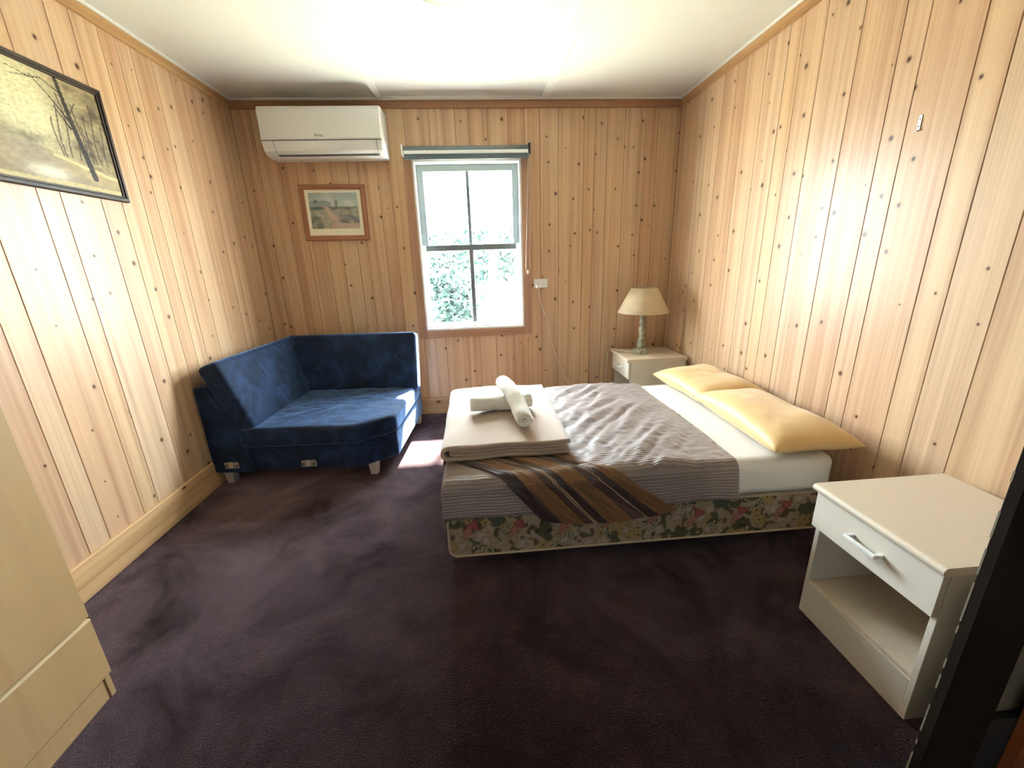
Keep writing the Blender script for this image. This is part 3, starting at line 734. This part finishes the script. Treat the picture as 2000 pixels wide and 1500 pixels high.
def frontf(u, v):
    # face outline with rounded lower corners
    x = BX0 + (BX1 - BX0) * u; z = BZ0 + (BZ1 - BZ0) * v
    zmin = BZ0
    d = min(x - BX0, BX1 - x)
    if d < RC: zmin = BZ0 + RC - math.sqrt(max(0, RC * RC - (RC - d) ** 2))
    z = zmin + (BZ1 - zmin) * v
    return (x - bo[0], BY0 - bo[1], z)
base_side('front_panel', 420, 46, frontf, lambda u: (BX1 - BX0) * u)
base_side('foot_panel', 220, 36, lambda u, v: (BX0 - bo[0], BY1 + (BY0 - BY1) * u - bo[1], BZ0 + 0.004 + RC * 0.8 * (1 if u < -1 else 0) + (BZ1 - BZ0 - 0.004) * v), lambda u: 3 + 1.127 * u)
M['ticking'] = fabric('plain_ticking', (0.45, 0.38, 0.28), 0.1)
box('core', (BX0 + 0.002, BX1), (BY0 + 0.003, BY1), (BZ0 + 0.006, BZ1), 'ticking', bd, 0.006, 2, off=bo)
pp = [(BX0, BZ1 - 0.01), (BX0, BZ0 + RC)] + [(BX0 + RC - RC * math.cos(a), BZ0 + RC - RC * math.sin(a)) for a in [PI / 2 * k / 6 for k in range(1, 7)]] + [(BX0 + 0.2 * k, BZ0) for k in range(1, 8)] + [(BX1 - 0.01, BZ0)]
tube('piping', [(x - bo[0], BY0 - 0.001 - bo[1], z) for x, z in pp], 0.0048, 'piping', bd, 8)
tube('piping', [(BX0 - bo[0], y - bo[1], BZ0 + 0.004) for y in (BY0 + 0.03, -1.5, BY1)], 0.0048, 'piping', bd, 8)
for x in (BX0 + 0.12, 0.64, BX1 - 0.12):
    for y in (BY0 + 0.14, BY1 - 0.14): lathe('leg', [(0.0, 0.0), (0.022, 0.0), (0.028, 0.055), (0.028, 0.11), (0.0, 0.11)], 'black', bd, 14, c=(x - bo[0], y - bo[1]))
# mattress in a white fitted sheet
M['sheet'] = fabric('white_cotton_sheet', (0.78, 0.75, 0.70), 0.04, 700, 0.8, 0.1, 0.1)
def mw(p, u, v, w):
    x, y, z = p
    wr_ = 0.0035 * nz(x * 3, z * 40, y * 3) if abs(v) > 0.9 else 0.004 * nz(x * 10, y * 10, 3)
    if abs(v) > 0.9: y += wr_ * (1 if x > 0.3 else 0.3)
    if w > 0.9: z += wr_
    return (x, y, z)
ma = soft_box('mattress', (1.635, 1.125, 0.167), 0.045, 'sheet', None, (60, 40, 8), mw)
ma.location = (0.648, -1.4285, 0.3585); tag(ma, 'mattress in a white fitted sheet on the floral base', 'mattress')
# cloth draping helpers (unfolded cloth coordinates -> 3-D)
def fold(s, edge, r):
    a = edge - r; d = s - a
    if d <= 0: return s, 0.0
    if d < r * PI / 2: th = d / r; return a + r * math.sin(th), r * (1 - math.cos(th))
    return edge, r + d - r * PI / 2
def drape(X, Y, lift, r=0.045, foot=BX0 - 0.006, front=BY0 - 0.008, back=BY1 + 0.008, top=MT):
    xs, dx = fold(-X, -foot + lift, r); yf, dyf = fold(-Y, -front + lift, r); yb, dyb = fold(Y, back + lift, r)
    y = -yf if -Y > 1.4 else yb; dy = dyf if -Y > 1.4 else dyb
    return -xs, y, top + lift - max(dx, dy), max(dx, dy), dx, dyf
def coverlet_mat():
    t = NT('mauve_ribbed_coverlet'); co = t.coord()
    sep = t.n.new('ShaderNodeSeparateXYZ'); t.set(sep.inputs[0], co)
    uv = t.n.new('ShaderNodeUVMap').outputs[0]; su = t.n.new('ShaderNodeSeparateXYZ'); t.set(su.inputs[0], uv)
    wob = t.noise(co, 7, 3, 0.6)
    ph = t.math('MULTIPLY_ADD', wob, 5.0, t.math('MULTIPLY', su.outputs[1], 2 * PI * 105))
    rib = t.math('MULTIPLY_ADD', t.math('SINE', ph), 0.5, 0.5)
    n1 = t.noise(t.scale(co, (60, 400, 400)), 1.0, 3, 0.7)
    c = t.mix(rib, (0.135, 0.092, 0.078), (0.235, 0.172, 0.150)); c = t.mix(t.math('MULTIPLY', n1, 0.5), c, (0.42, 0.345, 0.32))
    t.bump(t.math('ADD', rib, t.math('MULTIPLY', n1, 0.8)), 0.55, 0.003)
    t.out(c, 0.38); t.b.inputs['Specular IOR Level'].default_value = 0.8
    t.b.inputs['Sheen Weight'].default_value = 0.3
    return t.m
M['coverlet'] = coverlet_mat()
CU0, CU1, CV0, CV1 = BX0 - 0.20, 1.022, BY0 - 0.155, BY1 + 0.15
def coverf(u, v):
    X = CU0 + (CU1 - CU0) * u; Y = CV0 + (CV1 - CV0) * v
    Xw = X + 0.010 * nz(Y * 4, 3.3) * (u ** 3)
    x, y, z, dp, dx, dyf = drape(Xw, Y, 0.006)
    if dp < 0.02:
        # diagonal rumples on the top
        q = X * 0.75 - Y * 0.62
        k = max(0, 1 - abs(X - 0.68) / 0.36)
        z += 0.024 * k * (0.5 + nz(q * 10, (X + Y) * 1.6, 1)) + 0.017 * k * (0.5 + nz(q * 24, (X + Y) * 3, 5)) + 0.004 * (1 + nz(X * 30, Y * 30))
    elif dyf > 0.05:
        y -= 0.012 * (0.5 + nz(X * 11, 0.4)) * min(1, (dyf - 0.05) / 0.08) * (0.25 + 1.0 * max(0, min(1, (X - 0.5) * 2)))
        z += 0.006 * nz(X * 5, 8.0)
    return (x, y, z)
co_ = grid('coverlet', 170, 170, coverf, 'coverlet', None, 0.005); tag(co_, 'mauve grey ribbed bedspread covering the foot two thirds of the bed', 'bedspread')
# striped throw hanging diagonally over the front edge
def throw_mat():
    t = NT('striped_throw'); uv = t.n.new('ShaderNodeUVMap').outputs[0]; s = t.n.new('ShaderNodeSeparateXYZ'); t.set(s.inputs[0], uv)
    dk, br, go, cr = (0.034, 0.016, 0.014), (0.070, 0.034, 0.026), (0.29, 0.13, 0.032), (0.55, 0.40, 0.24)
    stops = [(0.0, dk), (0.13, go), (0.30, br), (0.365, cr), (0.372, br), (0.385, cr), (0.391, dk), (0.47, go), (0.66, br), (0.755, cr), (0.763, dk), (0.85, go)]
    c = t.ramp(s.outputs[0], stops, 'CONSTANT')
    isg = t.ramp(s.outputs[0], [(0.0, (0, 0, 0)), (0.13, (1, 1, 1)), (0.30, (0, 0, 0)), (0.47, (1, 1, 1)), (0.66, (0, 0, 0)), (0.85, (1, 1, 1))], 'CONSTANT')
    w1 = t.math('SINE', t.math('MULTIPLY', t.math('ADD', s.outputs[0], t.math('MULTIPLY', s.outputs[1], 1.3)), 210.0))
    w2 = t.math('SINE', t.math('MULTIPLY', t.math('SUBTRACT', s.outputs[0], t.math('MULTIPLY', s.outputs[1], 1.3)), 210.0))
    wv = t.math('MULTIPLY_ADD', t.math('MULTIPLY', w1, w2), 0.5, 0.5)
    c = t.mix(t.math('MULTIPLY', t.math('MULTIPLY', wv, isg), 0.85), c, (0.055, 0.020, 0.008))
    t.bump(t.math('MULTIPLY', wv, isg), 0.6, 0.002)
    t.out(c, 0.42); t.b.inputs['Sheen Weight'].default_value = 0.25
    return t.m
M['throw'] = throw_mat()
# corners in unfolded cloth coordinates (x, y past the front edge counts as hanging length)
TL_ = [(-0.33, -1.62), (-0.22, -1.77), (-0.13, -1.85), (-0.02, -1.935), (0.07, -2.02), (0.145, -2.115), (0.214, -2.200)]
TR_ = [(0.12, -1.62), (0.24, -1.76), (0.345, -1.855), (0.45, -1.945), (0.555, -2.03), (0.66, -2.11), (0.775, -2.190)]
def poly_at(P, t):
    t = t * (len(P) - 1); i = min(int(t), len(P) - 2); f = t - i
    def c(k): return Vector(P[max(0, min(len(P) - 1, k))])
    p0, p1, p2, p3 = c(i - 1), c(i), c(i + 1), c(i + 2)
    return 0.5 * ((2 * p1) + (-p0 + p2) * f + (2 * p0 - 5 * p1 + 4 * p2 - p3) * f * f + (-p0 + 3 * p1 - 3 * p2 + p3) * f ** 3)
def throwf(u, v):
    p = poly_at(TL_, v).lerp(poly_at(TR_, v), u)
    sag = 0.030 * math.sin(u * PI) * max(0, (v - 0.75) * 4)
    X, Y = p.x, p.y - sag
    x, y, z, dp, dx, dyf = drape(X, Y, 0.014)
    wr_ = 0.006 * (0.6 + nz(u * 9, v * 3, 4)) + 0.003 * nz(u * 26, v * 10)
    if dp < 0.03: z += wr_ * 1.3
    else: y -= wr_ * 1.2
    return (x, y, z)
th = grid('striped_throw', 120, 120, throwf, 'throw', None, 0.004); tag(th, 'brown and gold striped throw hanging over the front edge of the bed', 'throw')
# folded blanket
M['blanket'] = fabric('beige_wool_blanket', (0.44, 0.335, 0.265), 0.05, 500, 0.9, 0.35, 0.35)
def ribbon_mesh(name, path, th_, y0, y1, mat, ny=40, lift=None):
    """extrude a thick polyline (x, z) along y"""
    P = [Vector(p) for p in path]; L, Rr = [], []
    for i, p in enumerate(P):
        t = (P[min(i + 1, len(P) - 1)] - P[max(i - 1, 0)]).normalized(); nn = Vector((-t.y, t.x)); L.append(p + nn * th_ / 2); Rr.append(p - nn * th_ / 2)
    out = L + Rr[::-1]; bm = bmesh.new(); rings = []
    for j in range(ny + 1):
        y = y0 + (y1 - y0) * j / ny
        rings.append([bm.verts.new(lift(q.x, y, q.y) if lift else (q.x, y, q.y)) for q in out])
    n = len(out)
    for a, b in zip(rings, rings[1:]):
        for i in range(n): bm.faces.new((a[i], a[(i + 1) % n], b[(i + 1) % n], b[i]))
    m_ = len(P)
    for R in (rings[0], rings[-1]):
        for i in range(m_ - 1): bm.faces.new((R[i], R[i + 1], R[n - 2 - i], R[n - 1 - i]))
    return bm, out
BLX0, BLX1 = -0.190, 0.352
def U_path(xl, xr, zlo, zhi, extra=0.0):
    zc, rr = (zlo + zhi) / 2, (zhi - zlo) / 2
    p = [(xr - (xr - xl - rr) * k / 24, zlo) for k in range(24)]
    p += [(xl + rr - rr * math.sin(a), zc - rr * math.cos(a)) for a in [PI * k / 10 for k in range(11)]]
    p += [(xl + rr + (xr + extra - xl - rr) * k / 24, zhi) for k in range(1, 25)]
    return p
def blift(x, y, z):
    zt = z + 0.004 * nz(x * 7, y * 5, 2) + 0.005 * math.sin(x * 13 + 0.6) * (0.5 + 0.5 * math.sin(y * 4))
    lx = x - 0.012 * (y + 1.45) * (1 if x < 0 else -0.5) + 0.004 * nz(y * 6, z * 30)
    return (lx, y + 0.006 * nz(x * 6, z * 60, 1), zt - 0.02 * max(0, -0.15 - x) * 4)
bmB = bmesh.new()
b1, _ = ribbon_mesh('b', U_path(BLX0, BLX1, 0.4755, 0.5225, 0.006), 0.0135, -1.858, -1.02, None, 40, blift)
b2, _ = ribbon_mesh('b', U_path(BLX0 + 0.034, BLX1 - 0.006, 0.4915, 0.5070, -0.008), 0.0120, -1.852, -1.03, None, 40, blift)
blk = bm_obj('folded_blanket', b1, 'blanket', None, smooth=True); tag(blk, 'folded beige wool blanket on the foot corner of the bed', 'blanket')
bm_obj('inner_fold', b2, 'blanket', blk, smooth=True)
# rolled towels
M['towel'] = fabric('white_terry_towel', (0.80, 0.77, 0.70), 0.05, 420, 0.95, 0.4, 0.8)
def towel(name, path, R, label, seed, squash=1.0):
    P = [Vector(p) for p in path]
    # spiral cross-section
    sp = []; turns = 2.6; N = 64; r0, r1 = 0.003, R - 0.005
    for i in range(N + 1):
        a = turns * 2 * PI * i / N; r = r0 + (r1 - r0) * (i / N) ** 0.9; sp.append(Vector((r * math.cos(a + seed), r * math.sin(a + seed))))
    L, Rr = [], []
    for i, p in enumerate(sp):
        t = (sp[min(i + 1, N)] - sp[max(i - 1, 0)]).normalized(); nn = Vector((-t.y, t.x)); L.append(p + nn * 0.0052); Rr.append(p - nn * 0.0052)
    out = L + Rr[::-1]; n = len(out); bm = bmesh.new(); rings = []; K = 36
    tot = len(P) - 1
    for k in range(K + 1):
        f = k / K; c = poly3(P, f); c2 = poly3(P, min(1, f + 0.02)); c1 = poly3(P, max(0, f - 0.02)); t = (c2 - c1).normalized()
        u = t.cross(Vector((0, 0, 1))).normalized(); w = u.cross(t)
        e = 1.0 - 0.10 * (abs(f - 0.5) * 2) ** 8
        ring = []
        for q in out:
            s = 1 + 0.12 * nz(q.x * 20 + seed, q.y * 20, f * 7) + 0.07 * nz(q.x * 50, q.y * 50, f * 26 + seed)
            ring.append(bm.verts.new(c + u * q.x * e * s * 1.06 + w * q.y * e * s * squash))
        rings.append(ring)
    for a, b in zip(rings, rings[1:]):
        for i in range(n): bm.faces.new((a[i], a[(i + 1) % n], b[(i + 1) % n], b[i]))
    for Rg in (rings[0], rings[-1]):
        for i in range(N): bm.faces.new((Rg[i], Rg[i + 1], Rg[n - 2 - i], Rg[n - 1 - i]))
    o = bm_obj(name, bm, 'towel', None, smooth=True); return tag(o, label, 'towel', 'rolled towels on the blanket')
def poly3(P, f):
    t = f * (len(P) - 1); i = min(int(t), len(P) - 2); g = t - i
    def c(k): return P[max(0, min(len(P) - 1, k))]
    p0, p1, p2, p3 = c(i - 1), c(i), c(i + 1), c(i + 2)
    return 0.5 * ((2 * p1) + (-p0 + p2) * g + (2 * p0 - 5 * p1 + 4 * p2 - p3) * g * g + (-p0 + 3 * p1 - 3 * p2 + p3) * g ** 3)
towel('rolled_towel', [(-0.070, -1.475, 0.576), (0.05, -1.465, 0.574), (0.15, -1.455, 0.570), (0.240, -1.44, 0.574)], 0.046, 'rolled white towel lying underneath across the blanket', 0.6)
towel('rolled_towel', [(0.178, -1.715, 0.576), (0.160, -1.60, 0.604), (0.142, -1.48, 0.640), (0.118, -1.34, 0.636), (0.105, -1.27, 0.630)], 0.044, 'rolled white towel laid crosswise on top of the other towel', 2.4)
# pillows
def pillow_mat():
    t = NT('golden_satin_pillow'); co = t.coord(); n = t.noise(co, 8, 3, 0.5)
    c = t.mix(n, (0.66, 0.41, 0.155), (0.72, 0.475, 0.20)); t.bump(t.noise(co, 700, 2, 0.5), 0.1, 0.001)
    t.out(c, 0.55); t.b.inputs['Sheen Weight'].default_value = 0.3; return t.m
M['pillow'] = pillow_mat()
def pillow(name, center, lx, ly, hgt, rz, tilt, label, seed):
    def top(sgn):
        def f(u, v):
            a, b = u * 2 - 1, v * 2 - 1
            sx = lx / 2 * (1 - 0.10 * (1 - b * b)) if False else lx / 2
            px = a * lx / 2 * (1 - 0.085 * (1 - abs(b) ** 2.0) * abs(a) ** 3 * 0 ) ; py = b * ly / 2
            # concave sides, pointed corners
            px *= 1 - 0.09 * (1 - b * b) * abs(a); py *= 1 - 0.07 * (1 - a * a) * abs(b)
            e = (max(0, 1 - a ** 4) * max(0, 1 - b ** 4)) ** 0.55
            h = hgt * e * (0.5 if sgn > 0 else 0.42)
            h *= 1 + 0.16 * nz(px * 5 + seed, py * 5, 2) + 0.06 * nz(px * 16, py * 16, seed) * e
            return (px, py, sgn * h)
        return f
    bm = bmesh.new(); N = 40
    for s in (1, -1):
        f = top(s); vs = [[bm.verts.new(f(i / N, j / N)) for i in range(N + 1)] for j in range(N + 1)]
        for j in range(N):
            for i in range(N): bm.faces.new((vs[j][i], vs[j][i + 1], vs[j + 1][i + 1], vs[j + 1][i]))
    bmesh.ops.remove_doubles(bm, verts=bm.verts, dist=1e-5)
    o = bm_obj(name, bm, 'pillow', None, smooth=True); o.location = center; o.rotation_euler = (0, tilt, rz)
    return tag(o, label, 'pillow', 'golden pillows at the bedhead')
pillow('pillow', (1.365, -1.105, 0.507), 0.40, 0.60, 0.130, 0.04, -0.06, 'golden pillow in the far corner, partly under the other pillow', 2.0)
pillow('pillow', (1.343, -1.690, 0.508), 0.375, 0.72, 0.135, -0.05, -0.02, 'golden pillow nearest the viewer at the bedhead', 9.0)

# ================================================================== NIGHTSTANDS, LAMP, WARDROBE
M['laminate'] = plain('white_laminate', (0.70, 0.59, 0.46), 0.45, nscale=60, namp=0.05)
M['laminate_front'] = plain('white_laminate_front', (0.70, 0.64, 0.55), 0.42, nscale=60, namp=0.04)
M['handle'] = plain('white_plastic_handle', (0.80, 0.78, 0.74), 0.3)
def nightstand(label, loc):
    t = thing('bedside_table', label, 'bedside table', loc, 0.0, 'matching white bedside tables')
    # local: front faces -x, x 0 (front of top) .. 0.475, y -0.2 .. 0.2
    W = 0.193
    tb = prism('top', [(0.012, 0.494)] + [(0.012 - 0.0125 * math.sin(a), 0.5065 - 0.0125 * math.cos(a)) for a in [PI * k / 8 for k in range(9)]] + [(0.012, 0.519), (0.475, 0.519), (0.475, 0.494)], 'Y', -0.200, 0.200, 'laminate', t, 0.0)
    box('side_panel', (0.036, 0.47), (-W, -W + 0.016), (0.0, 0.494), 'laminate_front', t, 0.001); box('side_panel', (0.036, 0.47), (W - 0.016, W), (0.0, 0.494), 'laminate_front', t, 0.001)
    box('back_panel', (0.455, 0.465), (-W + 0.016, W - 0.016), (0.05, 0.494), 'laminate_front', t)
    box('shelf', (0.040, 0.455), (-W + 0.016, W - 0.016), (0.128, 0.142), 'laminate', t, 0.001)
    box('kick_panel', (0.036, 0.050), (-W + 0.016, W - 0.016), (0.0, 0.128), 'laminate_front', t, 0.001)
    d = box('drawer', (0.016, 0.034), (-W, W), (0.362, 0.491), 'laminate_front', t, 0.0015)
    box('drawer_box', (0.034, 0.44), (-W + 0.028, W - 0.028), (0.375, 0.480), 'laminate', d)
    h = box('handle', (-0.014, -0.004), (-0.052, 0.052), (0.422, 0.435), 'handle', d, 0.003)
    for yy in (-0.046, 0.046): box('handle_post', (-0.006, 0.017), (yy - 0.006, yy + 0.006), (0.423, 0.434), 'handle', d, 0.002)
    return t
ns = nightstand('white bedside table with empty shelf in the right foreground', (1.083, -2.491, 0.0))
ns2 = copy_tree(ns); ns2.location = (1.100, -0.285, 0.0); ns2['label'] = 'white bedside table with a lamp in the far right corner'
# table lamp
def lamp_base_mat():
    t = NT('distressed_sage_wood'); co = t.coord(); n = t.noise(co, 30, 4, 0.7)
    c = t.ramp(n, [(0.35, (0.16, 0.15, 0.095)), (0.5, (0.34, 0.34, 0.25)), (0.68, (0.50, 0.49, 0.38))]); t.out(c, 0.6); return t.m
M['sage'] = lamp_base_mat()
def shade_mat():
    t = NT('cream_linen_shade'); co = t.coord(); n = t.noise(co, 300, 2, 0.5)
    c = t.mix(n, (0.78, 0.63, 0.43), (0.86, 0.73, 0.52))
    tl = t.n.new('ShaderNodeBsdfTranslucent'); t.set(tl.inputs[0], c)
    mx = t.n.new('ShaderNodeMixShader'); mx.inputs[0].default_value = 0.35
    t.out(c, 0.8); t.l.new(t.b.outputs[0], mx.inputs[1]); t.l.new(tl.outputs[0], mx.inputs[2]); t.l.new(mx.outputs[0], t.n['Material Output'].inputs[0])
    return t.m
M['shade'] = shade_mat()
lp = thing('table_lamp', 'table lamp with cream cone shade and turned sage green base', 'lamp', (1.292, -0.262, 0.519))
lathe('base', [(0.0, 0.0), (0.066, 0.0), (0.070, 0.008), (0.068, 0.018), (0.054, 0.026), (0.046, 0.036), (0.030, 0.042), (0.0, 0.042)], 'sage', lp, 32)
lathe('stem', [(0.020, 0.100), (0.025, 0.104), (0.025, 0.112), (0.018, 0.118), (0.024, 0.126), (0.024, 0.132), (0.017, 0.140), (0.021, 0.160), (0.027, 0.182), (0.024, 0.200), (0.017, 0.218), (0.016, 0.226), (0.025, 0.234), (0.026, 0.246), (0.019, 0.254), (0.026, 0.266), (0.026, 0.300), (0.014, 0.312), (0.012, 0.345), (0.0, 0.345)], 'sage', lp, 24)
bm = bmesh.new(); add_box(bm, (-0.024, 0.024), (-0.024, 0.024), (0.042, 0.101), 0.004, 2); bmesh.ops.rotate(bm, verts=bm.verts, matrix=Matrix.Rotation(0.5, 3, 'Z'), cent=(0, 0, 0)); bm_obj('square_block', bm, 'sage', lp)
s1 = lathe('shade', [(0.197, 0.328), (0.0995, 0.516)], 'shade', lp, 48); md = s1.modifiers.new('t', 'SOLIDIFY'); md.thickness = 0.0025
lathe('bulb', [(0.012, 0.345), (0.014, 0.36), (0.030, 0.39), (0.030, 0.41), (0.018, 0.432), (0.0, 0.438)], 'opal', lp, 20)
rg = [(0.098 * math.cos(a), 0.098 * math.sin(a), 0.512) for a in [2 * PI * k / 32 for k in range(33)]]
bm = bmesh.new(); add_tube(bm, rg, 0.002, 6)
for k in range(3): add_tube(bm, [(0, 0, 0.495), (0.098 * math.cos(k * 2.094), 0.098 * math.sin(k * 2.094), 0.512)], 0.0016, 6)
bm_obj('shade_ring', bm, 'steel', lp, smooth=True)
CW = [(0.488, -0.042, 1.05), (0.495, -0.026, 1.02), (0.505, -0.014, 0.96), (0.520, -0.012, 0.90), (0.545, -0.012, 0.82), (0.566, -0.012, 0.75), (0.582, -0.012, 0.68), (0.597, -0.012, 0.605), (0.622, -0.012, 0.52), (0.66, -0.014, 0.42), (0.71, -0.02, 0.30), (0.767, -0.026, 0.19), (0.83, -0.03, 0.09), (0.92, -0.045, 0.012), (1.03, -0.045, 0.012), (1.075, -0.045, 0.2), (1.085, -0.055, 0.50), (1.11, -0.075, 0.524), (1.16, -0.16, 0.523), (1.20, -0.22, 0.523), (1.236, -0.245, 0.53)]
fx = tube('flex', [(a - 1.292, b + 0.262, c - 0.519) for a, b, c in CW], 0.0036, 'cord', lp, 6)
fx['label'] = 'cream flex hanging from the wall outlet behind the bed'
box('plug', (0.474, 0.502), (-0.046, -0.0102), (1.046, 1.078), 'white', fx, 0.005, 2, off=(1.292, -0.262, 0.519))

# wardrobe
def wardrobe_mat():
    t = NT('pale_wood_laminate'); co = t.coord()
    a = t.noise(t.scale(co, (6, 14, 0.9)), 1.0, 3, 0.6); b = t.noise(co, 450, 2, 0.6)
    c = t.ramp(a, [(0.3, (0.44, 0.275, 0.125)), (0.6, (0.50, 0.325, 0.155)), (0.8, (0.41, 0.245, 0.11))])
    c = t.mix(t.math('MULTIPLY', b, 0.25), c, (0.36, 0.23, 0.11)); return t.out(c, 0.45)
M['wardrobe'] = wardrobe_mat()
M['edge'] = plain('pale_edge_strip', (0.72, 0.55, 0.31), 0.4)
wd = thing('wardrobe', 'pale pine laminate wardrobe in the left foreground', 'wardrobe', (-1.43, -2.80, 0.0))
wo = tuple(wd.location)
XF = -1.200; WY1, WY0, WT = -2.352, -3.25, 1.95
box('carcass', (XL + 0.022, XF - 0.020), (WY0, WY1 - 0.004), (0.075, WT), 'wardrobe', wd, 0.002, off=wo)
box('door', (XF - 0.018, XF), (WY0 + 0.452, WY1), (0.292, WT - 0.003), 'wardrobe', wd, 0.002, off=wo); box('door', (XF - 0.018, XF), (WY0, WY0 + 0.448), (0.292, WT - 0.003), 'wardrobe', wd, 0.002, off=wo)
dr = box('drawer', (XF - 0.018, XF), (WY0, WY1), (0.078, 0.283), 'wardrobe', wd, 0.002, off=wo)
box('drawer_edge', (XF - 0.017, XF + 0.0015), (WY0, WY1 - 0.001), (0.278, 0.2845), 'edge', dr, 0.001, off=wo)
box('plinth_end', (XL + 0.022, XF - 0.004), (WY1 - 0.022, WY1 - 0.006), (0.0, 0.075), 'wardrobe', wd, 0.001, off=wo)
box('plinth', (XF - 0.022, XF - 0.007), (WY0, WY1 - 0.024), (0.0, 0.070), 'wardrobe', wd, 0.001, off=wo)
for y in (-2.76, -2.84): tube('door_handle', [(XF - wo[0], y - wo[1], 0.95), (XF + 0.022 - wo[0], y - wo[1], 0.955), (XF + 0.022 - wo[0], y - wo[1], 1.045), (XF - wo[0], y - wo[1], 1.05)], 0.005, 'steel', wd, 8)

# ================================================================== OUTSIDE
M['grass'] = plain('dry_grass', (0.32, 0.30, 0.22), 0.9, nscale=3, namp=0.3, bump=0.4, bscale=40)
M['leaf'] = plain('leaf_green', (0.005, 0.022, 0.017), 0.6, nscale=5, namp=0.4)
M['bark'] = plain('pale_bark', (0.010, 0.030, 0.026), 0.8, nscale=12, namp=0.3)
gr = box('ground', (-30, 30), (0.14, 60), (-0.40, -0.35), 'grass'); struct(gr, 'sunlit grass outside the window')
def leaves(name, parent, center, rad, n, size, seed):
    rr = random.Random(seed); bm = bmesh.new()
    for k in range(n):
        while True:
            q = Vector((rr.uniform(-1, 1), rr.uniform(-1, 1), rr.uniform(-1, 1)))
            if 0.25 < q.length < 1: break
        p = Vector(center) + Vector((q.x * rad[0], q.y * rad[1], q.z * rad[2])); a = Vector((rr.gauss(0, 1), rr.gauss(0, 1), rr.gauss(0, 1))).normalized(); b = a.cross(Vector((rr.gauss(0, 1), rr.gauss(0, 1), rr.gauss(0, 1)))).normalized(); s = size * rr.uniform(0.6, 1.3)
        bm.faces.new([bm.verts.new(p + a * s), bm.verts.new(p + b * s * 0.35), bm.verts.new(p - a * s), bm.verts.new(p - b * s * 0.35)])
    o = bm_obj(name, bm, 'leaf', parent); o['kind'] = 'stuff'; return o
sh = thing('garden_shrub', 'pale leafy shrub outside behind the lower left pane', 'shrub', (-0.55, 3.6, -0.36))
tube('stem', [(0, 0, 0), (0.05, 0, 0.5), (0.0, 0.1, 1.0)], [0.05, 0.035, 0.02], 'bark', sh)
leaves('foliage', sh, (0.05, 0, 0.85), (0.50, 0.45, 0.70), 2600, 0.075, 3)
tr1 = thing('gum_tree', 'slender pale trunked tree outside behind the lower right pane', 'tree', (0.35, 6.2, -0.36))
tube('trunk', [(-0.12, 0, 0), (-0.02, 0, 1.2), (0.10, 0.1, 2.6), (0.15, 0.1, 4.6)], [0.13, 0.10, 0.085, 0.05], 'bark', tr1)
leaves('foliage', tr1, (0.1, 0.6, 4.9), (1.9, 1.4, 0.9), 1500, 0.09, 5)
tr2 = thing('hedge_bush', 'distant hazy row of bushes outside behind the upper panes', 'bush', (0.2, 16.0, -0.36))
tube('stem', [(0, 0, 0), (0, 0, 1.2)], 0.12, 'bark', tr2)
leaves('foliage', tr2, (0, 0, 1.9), (5.0, 1.2, 1.2), 3000, 0.20, 8)
